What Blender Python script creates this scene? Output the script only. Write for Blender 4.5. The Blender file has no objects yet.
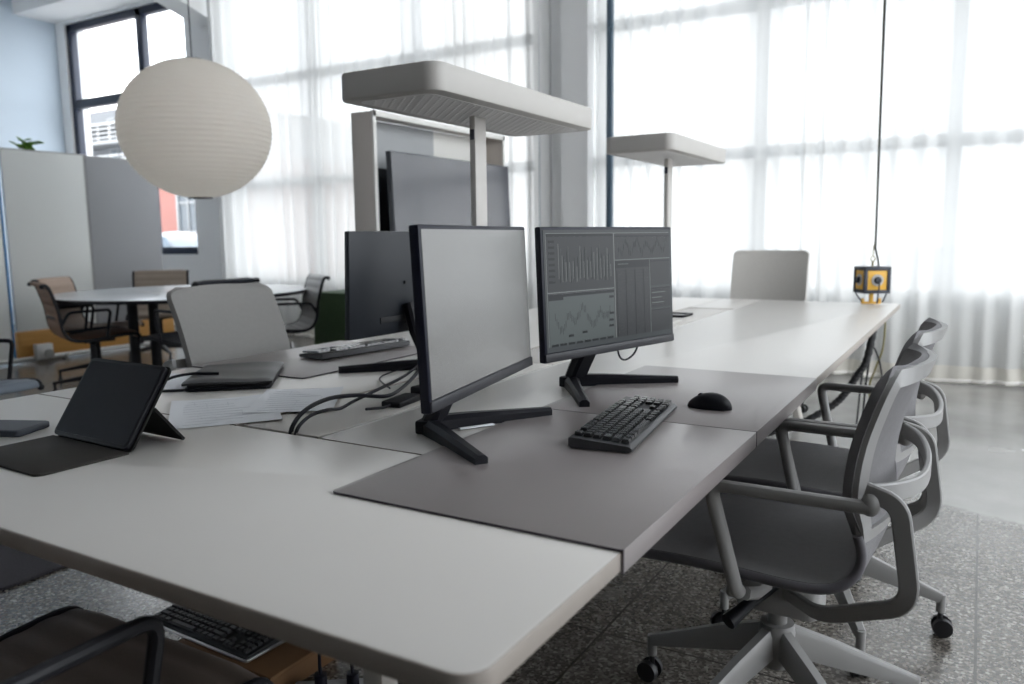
import bpy, bmesh, math, random
from mathutils import Vector, Matrix, Quaternion
C = bpy.context.scene.collection
PI = math.pi
def V(*a): return Vector(a)

# ------------------------------------------------------------------ materials
MATS = {}
def mat(name, col, rough=0.5, metal=0.0, spec=0.5, ior=1.5, noise=0.0, nscale=20.0, bump=0.0, bscale=200.0,
        emit=None, estr=0.0, coat=0.0, sheen=0.0):
    m = bpy.data.materials.new(name); m.use_nodes = True
    nt = m.node_tree; b = nt.nodes['Principled BSDF']
    b.inputs['Base Color'].default_value = (*col, 1)
    b.inputs['Roughness'].default_value = rough
    b.inputs['Metallic'].default_value = metal
    b.inputs['Specular IOR Level'].default_value = spec
    b.inputs['IOR'].default_value = ior
    b.inputs['Coat Weight'].default_value = coat
    b.inputs['Sheen Weight'].default_value = sheen
    tc = nt.nodes.new('ShaderNodeTexCoord')
    if noise > 0:
        n = nt.nodes.new('ShaderNodeTexNoise'); n.inputs['Scale'].default_value = nscale
        n.inputs['Detail'].default_value = 4
        nt.links.new(tc.outputs['Object'], n.inputs['Vector'])
        r = nt.nodes.new('ShaderNodeMapRange')
        r.inputs['To Min'].default_value = 1 - noise; r.inputs['To Max'].default_value = 1 + noise
        nt.links.new(n.outputs['Fac'], r.inputs['Value'])
        mx = nt.nodes.new('ShaderNodeVectorMath'); mx.operation = 'SCALE'
        mx.inputs[0].default_value = col
        nt.links.new(r.outputs['Result'], mx.inputs['Scale'])
        nt.links.new(mx.outputs['Vector'], b.inputs['Base Color'])
    if bump > 0:
        n2 = nt.nodes.new('ShaderNodeTexNoise'); n2.inputs['Scale'].default_value = bscale
        nt.links.new(tc.outputs['Object'], n2.inputs['Vector'])
        bp = nt.nodes.new('ShaderNodeBump'); bp.inputs['Strength'].default_value = bump
        bp.inputs['Distance'].default_value = 0.002
        nt.links.new(n2.outputs['Fac'], bp.inputs['Height'])
        nt.links.new(bp.outputs['Normal'], b.inputs['Normal'])
    if emit:
        b.inputs['Emission Color'].default_value = (*emit, 1)
        b.inputs['Emission Strength'].default_value = estr
    MATS[name] = m
    return m

def s2l(r, g, b):
    f = lambda c: (c/255/12.92) if c/255 <= .04045 else ((c/255+.055)/1.055)**2.4
    return (f(r), f(g), f(b))

M = {}
M['laminate'] = mat('light_laminate', (.585,.56,.53), .30, noise=.02, nscale=6)
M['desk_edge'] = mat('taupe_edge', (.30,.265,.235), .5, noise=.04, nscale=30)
M['lid'] = mat('tray_lid_laminate', (.53,.505,.475), .42, noise=.02, nscale=9)
M['seam'] = mat('dark_seam', (.05,.045,.042), .8)
M['pad'] = mat('taupe_leather_pad', (.215,.190,.186), .31, spec=.65, noise=.05, nscale=14, bump=.15, bscale=500)
M['pad_edge'] = mat('dark_pad_edge', (.055,.045,.055), .6)
M['desk_frame'] = mat('powder_coated_frame', (.52,.49,.45), .45, noise=.03)
M['lamp'] = mat('lamp_grey_metal', (.47,.45,.425), .5, noise=.02, nscale=8)
M['lamp_under'] = mat('lamp_diffuser', (.72,.705,.70), .6)
M['perf'] = mat('diffuser_dots', (.69,.68,.675), .6)
M['black_plastic'] = mat('black_plastic', (.006,.006,.009), .45, spec=.22, noise=.1, nscale=40)
M['black_matte'] = mat('black_matte', (.014,.014,.016), .65, noise=.1, nscale=40)
M['bezel'] = mat('monitor_bezel', (.006,.007,.016), .45, spec=.25, noise=.06)
M['chin'] = mat('monitor_chin', (.028,.028,.032), .42, spec=.3, noise=.05)
M['mon_back'] = mat('monitor_back', (.013,.016,.022), .42, spec=.35, noise=.05, nscale=6)
M['screen_off'] = mat('sheen_glow_screen', (.02,.021,.022), .24, ior=1.95, emit=(.95,.97,.96), estr=.06)  # even glow stands in for part of the curtain's reflection
M['screen_on'] = mat('dim_screen', (.006,.007,.008), .30, spec=.14, ior=1.5, emit=(.60,.68,.72), estr=0.032)
M['scr_dark'] = mat('screen_dark_ink', (.006,.007,.008), .30, spec=.14, emit=(.55,.58,.66), estr=0.008)
M['scr_mid'] = mat('screen_mid_ink', (.006,.007,.008), .30, spec=.14, emit=(.58,.62,.66), estr=0.022)
M['scr_pale'] = mat('screen_pale_ink', (.006,.007,.008), .30, spec=.14, emit=(.62,.74,.74), estr=0.05)
M['scr_line'] = mat('screen_line_ink', (.006,.007,.008), .30, spec=.14, emit=(.8,.85,.85), estr=0.09)
M['key'] = mat('black_keycap', (.018,.018,.02), .2, spec=.8)
M['key_matte'] = mat('matte_keycap', (.012,.012,.014), .5, spec=.3)
M['kb_body'] = mat('keyboard_body', (.03,.031,.034), .4)
M['chair_fabric'] = mat('grey_mesh_fabric', (.15,.145,.15), .75, noise=.12, nscale=60, bump=.4, bscale=700)
M['back_fabric'] = mat('grey_back_mesh', (.285,.275,.265), .7, noise=.06, nscale=60, bump=.3, bscale=700)
M['backlit_back'] = mat('backlit_back_mesh', (.50,.48,.45), .7, noise=.06, nscale=60, bump=.3, bscale=700)  # lighter copy of the back mesh: window light through it put into colour
M['chair_frame'] = mat('chair_grey_plastic', (.245,.24,.235), .42, noise=.04, nscale=20)
M['chair_rim'] = mat('dark_seat_rim', (.10,.095,.105), .5, noise=.06)
M['caster'] = mat('black_caster', (.012,.012,.014), .4)
M['brown_sling'] = mat('brown_leather', (.20,.10,.055), .55, noise=.10, nscale=12, bump=.2, bscale=160)
M['dark_brown_sling'] = mat('dark_brown_leather', (.15,.118,.10), .55, noise=.10, nscale=12, bump=.2, bscale=160)
M['tan_sling'] = mat('tan_leather', (.36,.26,.20), .55, noise=.08, nscale=12, bump=.2, bscale=160)
M['taupe_sling'] = mat('taupe_leather', (.34,.28,.23), .55, noise=.06, nscale=12)
M['black_sling'] = mat('black_leather', (.02,.022,.03), .5, noise=.1, nscale=12)
M['grey_sling'] = mat('grey_leather', (.42,.42,.42), .45, noise=.06, nscale=12)
M['blue_sling'] = mat('blue_grey_leather', (.12,.145,.18), .5, noise=.08, nscale=12)
M['black_metal'] = mat('black_metal', (.008,.008,.011), .5, spec=.3)
M['folio'] = mat('black_folio', (.010,.009,.009), .6, spec=.25, noise=.15, nscale=60, bump=.2, bscale=600)
M['folio_in'] = mat('folio_lining', (.030,.027,.024), .75, spec=.25, noise=.1, nscale=60)
M['dark_glass'] = mat('dark_tablet_glass', (.006,.006,.010), .3, spec=.12)
M['slate'] = mat('slate_blue_cover', (.025,.03,.042), .5, noise=.06)
M['portfolio'] = mat('black_portfolio', (.022,.022,.025), .42, noise=.15, nscale=25, bump=.3, bscale=120)
M['paper'] = mat('white_paper', (.72,.73,.76), .7, noise=.015, nscale=20)
M['ink'] = mat('grey_print', (.60,.61,.65), .8)
M['cable'] = mat('black_cable', (.006,.006,.012), .5, spec=.25)
M['white_plastic'] = mat('white_plastic', (.75,.75,.74), .4)
M['grey_plastic'] = mat('grey_plastic', (.42,.42,.42), .45)
M['yellow'] = mat('yellow_plastic', (.75,.42,.05), .45, noise=.04)
M['navy'] = mat('navy_rubber', (.03,.035,.05), .5)
M['rope'] = mat('dark_rope', (.045,.05,.045), .8, noise=.4, nscale=200)
M['olive_wire'] = mat('olive_wire', (.22,.19,.06), .6)
M['wall'] = mat('white_wall_paint', (.88,.88,.88), .75, noise=.015, nscale=3)
M['wall_grey'] = mat('pale_grey_paint', (.86,.86,.865), .7, noise=.015, nscale=3)
M['wall_dim'] = mat('bounce_cutting_wall', (.10,.10,.10), .8, noise=.02, nscale=3)  # unseen wall behind the camera, darkened to hold back bounced light
M['wall_blue'] = mat('cool_wall_paint', (.60,.69,.78), .75, noise=.02, nscale=2)
M['ceiling'] = mat('ceiling_paint', (.90,.90,.90), .8, noise=.015, nscale=3)
M['win_frame'] = mat('dark_blue_window_frame', (.012,.02,.045), .4)
M['steel_post'] = mat('blue_grey_steel', (.075,.12,.165), .4, noise=.08, nscale=15)
M['bar'] = mat('grey_window_bar', (.24,.28,.32), .5)
M['white_frame'] = mat('white_lacquer_frame', (.78,.77,.74), .4)
M['beige_board'] = mat('beige_board', (.50,.455,.42), .55, noise=.03, nscale=6)
M['grey_board'] = mat('grey_board', (.42,.435,.45), .6, noise=.02, nscale=4)
M['whiteboard'] = mat('glossy_whiteboard', (.82,.84,.83), .16, noise=.01, nscale=3)
M['grey_panel'] = mat('grey_pinboard', (.43,.44,.465), .7, noise=.02, nscale=5)
M['blue_edge'] = mat('blue_edge', (.05,.22,.5), .5)
M['tv'] = mat('dark_tv_glass', (.04,.04,.055), .16, ior=2.3)
M['tv_body'] = mat('dark_tv_body', (.02,.024,.032), .4)
M['green'] = mat('green_felt', (.055,.105,.045), .9, noise=.1, nscale=40, sheen=.2)
M['leaf'] = mat('bright_leaf', (.12,.27,.03), .4, noise=.3, nscale=30)
M['stem'] = mat('plant_stem', (.10,.16,.04), .6)
M['pot'] = mat('pale_pot', (.5,.5,.42), .6)
M['table_top'] = mat('white_table_top', (.72,.76,.80), .22, noise=.01)
M['cardboard'] = mat('brown_cardboard', (.15,.075,.03), .8, noise=.1, nscale=15)
M['rug'] = mat('charcoal_rug', (.055,.052,.062), .95, noise=.5, nscale=160, bump=.8, bscale=300)
M['brick'] = None
M['white_trim'] = mat('white_trim', (.26,.265,.27), .5)
M['pale_facade'] = mat('pale_facade', (.15,.155,.165), .8, noise=.05, nscale=2)
M['asphalt'] = mat('pale_asphalt', (.40,.40,.40), .9, noise=.1, nscale=2)
M['car_paint'] = mat('pale_blue_car_paint', (.085,.11,.135), .3, coat=.5)
M['car_glass'] = mat('car_glass', (.05,.08,.11), .1)
M['facade_glass'] = mat('facade_window_glass', (.06,.075,.09), .15)
M['tyre'] = mat('tyre_rubber', (.02,.02,.02), .8)
M['chrome'] = mat('brushed_steel', (.6,.6,.6), .3, metal=1.0)

def brickmat():
    m = bpy.data.materials.new('red_painted_brick'); m.use_nodes = True; nt = m.node_tree
    b = nt.nodes['Principled BSDF']; b.inputs['Roughness'].default_value = .85
    tc = nt.nodes.new('ShaderNodeTexCoord'); mp = nt.nodes.new('ShaderNodeMapping')
    mp.inputs['Rotation'].default_value = (PI/2, 0, 0)
    br = nt.nodes.new('ShaderNodeTexBrick')
    br.inputs['Color1'].default_value = (.27,.115,.095,1); br.inputs['Color2'].default_value = (.25,.105,.088,1)
    br.inputs['Mortar'].default_value = (.27,.12,.10,1); br.inputs['Scale'].default_value = 3
    nt.links.new(tc.outputs['Object'], mp.inputs['Vector']); nt.links.new(mp.outputs['Vector'], br.inputs['Vector'])
    nt.links.new(br.outputs['Color'], b.inputs['Base Color'])
    return m
M['brick'] = brickmat()

def plywoodmat():
    m = bpy.data.materials.new('orange_plywood'); m.use_nodes = True; nt = m.node_tree
    b = nt.nodes['Principled BSDF']; b.inputs['Roughness'].default_value = .5
    tc = nt.nodes.new('ShaderNodeTexCoord'); mp = nt.nodes.new('ShaderNodeMapping')
    mp.inputs['Scale'].default_value = (1, 1.2, 14)
    n = nt.nodes.new('ShaderNodeTexNoise'); n.inputs['Scale'].default_value = 3; n.inputs['Detail'].default_value = 6
    cr = nt.nodes.new('ShaderNodeValToRGB')
    cr.color_ramp.elements[0].color = (.50,.24,.055,1); cr.color_ramp.elements[1].color = (.66,.36,.11,1)
    nt.links.new(tc.outputs['Object'], mp.inputs['Vector']); nt.links.new(mp.outputs['Vector'], n.inputs['Vector'])
    nt.links.new(n.outputs['Fac'], cr.inputs['Fac']); nt.links.new(cr.outputs['Color'], b.inputs['Base Color'])
    return m
M['plywood'] = plywoodmat()

def curtainmat(name, transp=.16, trans_share=.62, col=(.70,.70,.69)):
    m = bpy.data.materials.new(name); m.use_nodes = True; nt = m.node_tree
    for n in list(nt.nodes): nt.nodes.remove(n)
    out = nt.nodes.new('ShaderNodeOutputMaterial')
    d = nt.nodes.new('ShaderNodeBsdfDiffuse'); d.inputs['Color'].default_value = (*col,1)
    t = nt.nodes.new('ShaderNodeBsdfTranslucent'); t.inputs['Color'].default_value = (*col,1)
    tr = nt.nodes.new('ShaderNodeBsdfTransparent')
    m1 = nt.nodes.new('ShaderNodeMixShader'); m1.inputs[0].default_value = trans_share
    nt.links.new(d.outputs[0], m1.inputs[1]); nt.links.new(t.outputs[0], m1.inputs[2])
    # weave: the threads vary finely in density
    tc = nt.nodes.new('ShaderNodeTexCoord'); mp = nt.nodes.new('ShaderNodeMapping'); mp.inputs['Scale'].default_value = (60,60,2)
    n = nt.nodes.new('ShaderNodeTexNoise'); n.inputs['Scale'].default_value = 2
    r = nt.nodes.new('ShaderNodeMapRange'); r.inputs['To Min'].default_value = transp*.8; r.inputs['To Max'].default_value = transp*1.2
    nt.links.new(tc.outputs['Object'], mp.inputs['Vector']); nt.links.new(mp.outputs['Vector'], n.inputs['Vector'])
    nt.links.new(n.outputs['Fac'], r.inputs['Value'])
    lw = nt.nodes.new('ShaderNodeLayerWeight'); lw.inputs['Blend'].default_value = .5
    iv = nt.nodes.new('ShaderNodeMath'); iv.operation = 'SUBTRACT'; iv.inputs[0].default_value = 1; nt.links.new(lw.outputs['Facing'], iv.inputs[1])
    mu = nt.nodes.new('ShaderNodeMath'); mu.operation = 'MULTIPLY'; nt.links.new(iv.outputs[0], mu.inputs[0]); nt.links.new(r.outputs['Result'], mu.inputs[1])
    m2 = nt.nodes.new('ShaderNodeMixShader'); nt.links.new(mu.outputs[0], m2.inputs[0])
    nt.links.new(m1.outputs[0], m2.inputs[1]); nt.links.new(tr.outputs[0], m2.inputs[2])
    nt.links.new(m2.outputs[0], out.inputs['Surface'])
    return m
M['curtain'] = curtainmat('sheer_white_curtain', .06, .47)
M['hem'] = curtainmat('cream_curtain_hem', .05, .45, (.80,.77,.71))
M['hem_roll'] = curtainmat('white_hem_roll', .02, .35, (.9,.88,.85))

def glassmat(name, tint=(.97,.98,.99)):
    m = bpy.data.materials.new(name); m.use_nodes = True; nt = m.node_tree
    for n in list(nt.nodes): nt.nodes.remove(n)
    out = nt.nodes.new('ShaderNodeOutputMaterial')
    tr = nt.nodes.new('ShaderNodeBsdfTransparent'); tr.inputs['Color'].default_value = (*tint,1)
    gl = nt.nodes.new('ShaderNodeBsdfGlossy'); gl.inputs['Roughness'].default_value = .02
    mx = nt.nodes.new('ShaderNodeMixShader'); mx.inputs[0].default_value = .05
    nt.links.new(tr.outputs[0], mx.inputs[1]); nt.links.new(gl.outputs[0], mx.inputs[2])
    nt.links.new(mx.outputs[0], out.inputs['Surface'])
    return m
M['glass'] = glassmat('window_glass')

def lanternmat():
    m = bpy.data.materials.new('washi_paper'); m.use_nodes = True; nt = m.node_tree
    for n in list(nt.nodes): nt.nodes.remove(n)
    out = nt.nodes.new('ShaderNodeOutputMaterial')
    tc = nt.nodes.new('ShaderNodeTexCoord')
    n = nt.nodes.new('ShaderNodeTexNoise'); n.inputs['Scale'].default_value = 6; n.inputs['Detail'].default_value = 5
    nt.links.new(tc.outputs['Object'], n.inputs['Vector'])
    cr = nt.nodes.new('ShaderNodeValToRGB')
    cr.color_ramp.elements[0].color = (.965,.915,.85,1); cr.color_ramp.elements[1].color = (.985,.95,.90,1)
    nt.links.new(n.outputs['Fac'], cr.inputs['Fac'])
    d = nt.nodes.new('ShaderNodeBsdfDiffuse'); t = nt.nodes.new('ShaderNodeBsdfTranslucent')
    nt.links.new(cr.outputs[0], d.inputs['Color']); nt.links.new(cr.outputs[0], t.inputs['Color'])
    mx = nt.nodes.new('ShaderNodeMixShader'); mx.inputs[0].default_value = .57
    nt.links.new(d.outputs[0], mx.inputs[1]); nt.links.new(t.outputs[0], mx.inputs[2])
    nt.links.new(mx.outputs[0], out.inputs['Surface'])
    return m
M['washi'] = lanternmat()

def floormat():
    m = bpy.data.materials.new('terrazzo_floor'); m.use_nodes = True; nt = m.node_tree
    b = nt.nodes['Principled BSDF']; L = nt.links.new
    tc = nt.nodes.new('ShaderNodeTexCoord')
    vo = nt.nodes.new('ShaderNodeTexVoronoi'); vo.inputs['Scale'].default_value = 125
    L(tc.outputs['Object'], vo.inputs['Vector'])
    sep = nt.nodes.new('ShaderNodeSeparateColor'); L(vo.outputs['Color'], sep.inputs[0])
    cr = nt.nodes.new('ShaderNodeValToRGB'); cr.color_ramp.interpolation = 'CONSTANT'
    e = cr.color_ramp.elements
    e[0].position = 0; e[0].color = (.070,.062,.054,1)
    e[1].position = .30; e[1].color = (.105,.094,.083,1)
    for p, c in ((.55,(.15,.136,.12,1)),(.76,(.20,.185,.165,1)),(.92,(.28,.265,.24,1))):
        q = e.new(p); q.color = c
    L(sep.outputs[0], cr.inputs['Fac'])
    # concrete screed beyond a ragged edge
    n1 = nt.nodes.new('ShaderNodeTexNoise'); n1.inputs['Scale'].default_value = 1.6; n1.inputs['Detail'].default_value = 6
    L(tc.outputs['Object'], n1.inputs['Vector'])
    cc = nt.nodes.new('ShaderNodeValToRGB')
    cc.color_ramp.elements[0].color = (.22,.213,.20,1); cc.color_ramp.elements[1].color = (.33,.323,.305,1)
    cc.color_ramp.elements[0].position = .35; cc.color_ramp.elements[1].position = .7
    L(n1.outputs['Fac'], cc.inputs['Fac'])
    sx = nt.nodes.new('ShaderNodeSeparateXYZ'); L(tc.outputs['Object'], sx.inputs[0])
    n2 = nt.nodes.new('ShaderNodeTexNoise'); n2.inputs['Scale'].default_value = 3; n2.inputs['Detail'].default_value = 3
    L(tc.outputs['Object'], n2.inputs['Vector'])
    def mth(op, a, bb):
        q = nt.nodes.new('ShaderNodeMath'); q.operation = op
        for k, v in enumerate((a, bb)):
            if hasattr(v, 'links'): L(v, q.inputs[k])
            else: q.inputs[k].default_value = v
        return q.outputs[0]
    edge = mth('ADD', mth('ADD', sx.outputs[1], mth('MULTIPLY', sx.outputs[0], .45)), mth('MULTIPLY', n2.outputs['Fac'], .35))
    mask = nt.nodes.new('ShaderNodeMapRange'); mask.inputs['From Min'].default_value = 3.84; mask.inputs['From Max'].default_value = 3.90
    L(edge, mask.inputs['Value'])
    mix = nt.nodes.new('ShaderNodeMix'); mix.data_type = 'RGBA'
    L(mask.outputs[0], mix.inputs[0]); L(cr.outputs[0], mix.inputs[6]); L(cc.outputs[0], mix.inputs[7])
    # tile joints
    br = nt.nodes.new('ShaderNodeTexBrick'); br.offset = 0; br.inputs['Scale'].default_value = 1
    br.inputs['Brick Width'].default_value = .95; br.inputs['Row Height'].default_value = .95
    br.inputs['Mortar Size'].default_value = .004; br.inputs['Color1'].default_value = (1,1,1,1); br.inputs['Color2'].default_value = (1,1,1,1)
    br.inputs['Mortar'].default_value = (.22,.2,.18,1)
    mp = nt.nodes.new('ShaderNodeMapping'); mp.inputs['Location'].default_value = (-.05,.82,0)
    L(tc.outputs['Object'], mp.inputs['Vector']); L(mp.outputs['Vector'], br.inputs['Vector'])
    inv = mth('SUBTRACT', 1.0, mask.outputs[0])
    mul = nt.nodes.new('ShaderNodeMix'); mul.data_type = 'RGBA'; mul.blend_type = 'MULTIPLY'
    L(inv, mul.inputs[0]); L(mix.outputs[2], mul.inputs[6]); L(br.outputs['Color'], mul.inputs[7])
    L(mul.outputs[2], b.inputs['Base Color'])
    rr = nt.nodes.new('ShaderNodeMapRange'); rr.inputs['To Min'].default_value = .14; rr.inputs['To Max'].default_value = .34
    b.inputs['IOR'].default_value = 1.9
    L(n1.outputs['Fac'], rr.inputs['Value']); L(rr.outputs[0], b.inputs['Roughness'])
    return m
M['floor'] = floormat()

# ------------------------------------------------------------------ mesh builder
class MB:
    def __init__(s): s.bm = bmesh.new(); s.mi = 0
    def _fin(s, faces):
        for f in faces: f.material_index = s.mi
    def box(s, c, d, bevel=0.0, rot=None, seg=2):
        r = bmesh.ops.create_cube(s.bm, size=1.0); vs = r['verts']
        for v in vs: v.co = Vector((v.co.x*d[0], v.co.y*d[1], v.co.z*d[2]))
        if bevel > 0:
            es = list({e for v in vs for e in v.link_edges})
            rb = bmesh.ops.bevel(s.bm, geom=es, offset=bevel, segments=seg, profile=.5, affect='EDGES')
            vs = list({v for f in rb['faces'] for v in f.verts} | {v for v in vs if v.is_valid})
        vs = s._island(vs)
        if rot is not None:
            for v in vs: v.co = rot @ v.co
        for v in vs: v.co += Vector(c)
        s._fin({f for v in vs for f in v.link_faces})
        return vs
    def _island(s, vs):
        seen = set(vs); st = list(vs)
        while st:
            v = st.pop()
            for e in v.link_edges:
                o = e.other_vert(v)
                if o not in seen: seen.add(o); st.append(o)
        return list(seen)
    def prism(s, outline, z0, z1, bevel=0.0, mtop=None):
        """outline: list of (x,y) ccw; extruded in z, optional rounded rims"""
        n = len(outline)
        rings = []
        if bevel > 0:
            cen = Vector((sum(p[0] for p in outline)/n, sum(p[1] for p in outline)/n))
            nor = []
            for i in range(n):
                a = Vector(outline[i-1]); b = Vector(outline[(i+1) % n]); t = b-a
                q = Vector((t.y, -t.x)); q = q.normalized() if q.length > 0 else q; nor.append(q)
            def ring(off, z): return [s.bm.verts.new((outline[i][0]-nor[i].x*off, outline[i][1]-nor[i].y*off, z)) for i in range(n)]
            k = bevel
            for off, z in ((k, z0), (k*.3, z0+k*.3), (0, z0+k), (0, z1-k), (k*.3, z1-k*.3), (k, z1)): rings.append(ring(off, z))
        else:
            for z in (z0, z1): rings.append([s.bm.verts.new((p[0], p[1], z)) for p in outline])
        fs = []
        for a, b in zip(rings, rings[1:]):
            for i in range(n):
                j = (i+1) % n
                fs.append(s.bm.faces.new((a[i], a[j], b[j], b[i])))
        fs.append(s.bm.faces.new(list(reversed(rings[0])))); top = s.bm.faces.new(rings[-1]); fs.append(top)
        s._fin(fs)
        if mtop is not None: top.material_index = mtop
        return top
    def cyl(s, a, b, r0, r1=None, seg=20, caps=True):
        r1 = r0 if r1 is None else r1
        s.sweep([Vector(a), Vector(b)], [(math.cos(2*PI*i/seg), math.sin(2*PI*i/seg)) for i in range(seg)], [r0, r1], caps)
    def sweep(s, pts, sec, scale=None, caps=True, closed=False, up=None):
        """sweep a 2-D section (list of (a,b)) along pts; a = sideways, b = up"""
        pts = [Vector(p) for p in pts]; n = len(pts); k = len(sec)
        if scale is None: scale = [1]*n
        elif not hasattr(scale, '__len__'): scale = [scale]*n
        rings = []; prev = None
        for i in range(n):
            if closed: t = (pts[(i+1) % n]-pts[i-1])
            elif i == 0: t = pts[1]-pts[0]
            elif i == n-1: t = pts[-1]-pts[-2]
            else: t = (pts[i+1]-pts[i]).normalized()+(pts[i]-pts[i-1]).normalized()
            t = t.normalized() if t.length > 1e-9 else Vector((0,0,1))
            if up is not None:
                u = Vector(up[i]) if isinstance(up, list) else Vector(up)
                sd = t.cross(u)
                if sd.length < 1e-6: sd = t.orthogonal()
                sd.normalize(); u = sd.cross(t).normalized()
            else:
                if prev is None:
                    sd = t.orthogonal().normalized()
                else:
                    q = prev[0].rotation_difference(t); sd = (q @ prev[1]); sd = (sd - t*sd.dot(t)).normalized()
                u = sd.cross(t).normalized(); prev = (t, sd)
            sc = scale[i]
            sa, sb = sc if hasattr(sc, '__len__') else (sc, sc)
            rings.append([s.bm.verts.new(pts[i]+sd*a*sa+u*b*sb) for a, b in sec])
        fs = []
        for i in range(n if closed else n-1):
            A, B = rings[i], rings[(i+1) % n]
            for j in range(k):
                m = (j+1) % k
                fs.append(s.bm.faces.new((A[j], A[m], B[m], B[j])))
        if caps and not closed:
            fs.append(s.bm.faces.new(list(reversed(rings[0])))); fs.append(s.bm.faces.new(rings[-1]))
        s._fin(fs)
    def tube(s, pts, r, seg=10, smooth=0, closed=False, caps=True):
        if smooth: pts = spline(pts, smooth, closed)
        sc = r if hasattr(r, '__len__') else [r]*len(pts)
        if len(sc) != len(pts): sc = [sc[min(int(i*len(sc)/len(pts)), len(sc)-1)] for i in range(len(pts))]
        s.sweep(pts, [(math.cos(2*PI*i/seg), math.sin(2*PI*i/seg)) for i in range(seg)], sc, caps, closed)
    def band(s, pts, w, t, up, smooth=0, rnd=True):
        """flat strip: w sideways, t along up"""
        if smooth: pts = spline(pts, smooth)
        a, b = w/2, t/2; c = min(a, b)*.45
        sec = [(-a+c,-b),(a-c,-b),(a,-b+c),(a,b-c),(a-c,b),(-a+c,b),(-a,b-c),(-a,-b+c)]
        s.sweep(pts, sec, None, True, False, up)
    def lathe(s, prof, c=(0,0,0), seg=28, ang=2*PI):
        rings = []
        for r, z in prof:
            if r < 1e-6: rings.append([s.bm.verts.new((c[0], c[1], c[2]+z))])
            else: rings.append([s.bm.verts.new((c[0]+r*math.cos(2*PI*i/seg), c[1]+r*math.sin(2*PI*i/seg), c[2]+z)) for i in range(seg)])
        fs = []
        for A, B in zip(rings, rings[1:]):
            for i in range(seg):
                j = (i+1) % seg
                if len(A) == 1 and len(B) == 1: continue
                if len(A) == 1: fs.append(s.bm.faces.new((A[0], B[j], B[i])))
                elif len(B) == 1: fs.append(s.bm.faces.new((A[i], A[j], B[0])))
                else: fs.append(s.bm.faces.new((A[i], A[j], B[j], B[i])))
        s._fin(fs)
    def slab(s, fn, nu, nv, th, mside=None, mback=None):
        """closed shell: fn(u,v)->Vector, offset by th along the surface normal"""
        P = [[fn(i/nu, j/nv) for j in range(nv+1)] for i in range(nu+1)]
        def nrm(i, j):
            a = P[min(i+1,nu)][j]-P[max(i-1,0)][j]; b = P[i][min(j+1,nv)]-P[i][max(j-1,0)]
            q = a.cross(b)
            if q.length < 1e-10:
                jj = 1 if j == 0 else (nv-1 if j == nv else j); ii = 1 if i == 0 else (nu-1 if i == nu else i)
                a = P[min(ii+1,nu)][jj]-P[max(ii-1,0)][jj]; b = P[ii][min(jj+1,nv)]-P[ii][max(jj-1,0)]; q = a.cross(b)
            return q.normalized()
        A = [[s.bm.verts.new(P[i][j]+nrm(i,j)*th/2) for j in range(nv+1)] for i in range(nu+1)]
        B = [[s.bm.verts.new(P[i][j]-nrm(i,j)*th/2) for j in range(nv+1)] for i in range(nu+1)]
        fs = []; bk = []; sd = []
        for i in range(nu):
            for j in range(nv):
                fs.append(s.bm.faces.new((A[i][j], A[i+1][j], A[i+1][j+1], A[i][j+1])))
                bk.append(s.bm.faces.new((B[i][j], B[i][j+1], B[i+1][j+1], B[i+1][j])))
        rim = [(i,0) for i in range(nu)]+[(nu,j) for j in range(nv)]+[(i,nv) for i in range(nu,0,-1)]+[(0,j) for j in range(nv,0,-1)]
        for q in range(len(rim)):
            a, b = rim[q], rim[(q+1) % len(rim)]
            sd.append(s.bm.faces.new((A[a[0]][a[1]], B[a[0]][a[1]], B[b[0]][b[1]], A[b[0]][b[1]])))
        s._fin(fs+bk+sd)
        if mside is not None:
            for f in sd: f.material_index = mside
        if mback is not None:
            for f in bk: f.material_index = mback
    def grid(s, fn, nu, nv):
        G = [[s.bm.verts.new(fn(i/nu, j/nv)) for j in range(nv+1)] for i in range(nu+1)]
        s._fin([s.bm.faces.new((G[i][j], G[i+1][j], G[i+1][j+1], G[i][j+1])) for i in range(nu) for j in range(nv)])
    def quad(s, a, b, c, d):
        f = s.bm.faces.new([s.bm.verts.new(p) for p in (a,b,c,d)]); f.material_index = s.mi
    def ball(s, c, r, seg=16, sq=(1,1,1)):
        rr = bmesh.ops.create_uvsphere(s.bm, u_segments=seg, v_segments=max(6,seg//2), radius=r)
        for v in rr['verts']: v.co = Vector((v.co.x*sq[0], v.co.y*sq[1], v.co.z*sq[2]))+Vector(c)
        s._fin({f for v in rr['verts'] for f in v.link_faces})
    def xform(s, mtx):
        bmesh.ops.transform(s.bm, matrix=mtx, verts=s.bm.verts)
        return s

def spline(pts, sub=8, closed=False):
    pts = [Vector(p) for p in pts]; n = len(pts); out = []
    for i in range(n if closed else n-1):
        p0 = pts[i-1] if (i > 0 or closed) else pts[0]; p1 = pts[i]; p2 = pts[(i+1) % n]
        p3 = pts[(i+2) % n] if (closed or i+2 < n) else pts[-1]
        for k in range(sub):
            t = k/sub
            out.append(.5*((2*p1)+(-p0+p2)*t+(2*p0-5*p1+4*p2-p3)*t*t+(-p0+3*p1-3*p2+p3)*t*t*t))
    if not closed: out.append(pts[-1])
    return out

def fillet(pts, r, seg=6):
    """polyline with rounded corners"""
    pts = [Vector(p) for p in pts]; out = [pts[0]]
    for i in range(1, len(pts)-1):
        a, b, c = pts[i-1], pts[i], pts[i+1]
        d1 = (a-b); d2 = (c-b); k = min(r, d1.length*.48, d2.length*.48)
        s = b+d1.normalized()*k; e = b+d2.normalized()*k
        for q in range(seg+1):
            t = q/seg; out.append((1-t)**2*s+2*t*(1-t)*b+t*t*e)
    out.append(pts[-1]); return out

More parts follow.
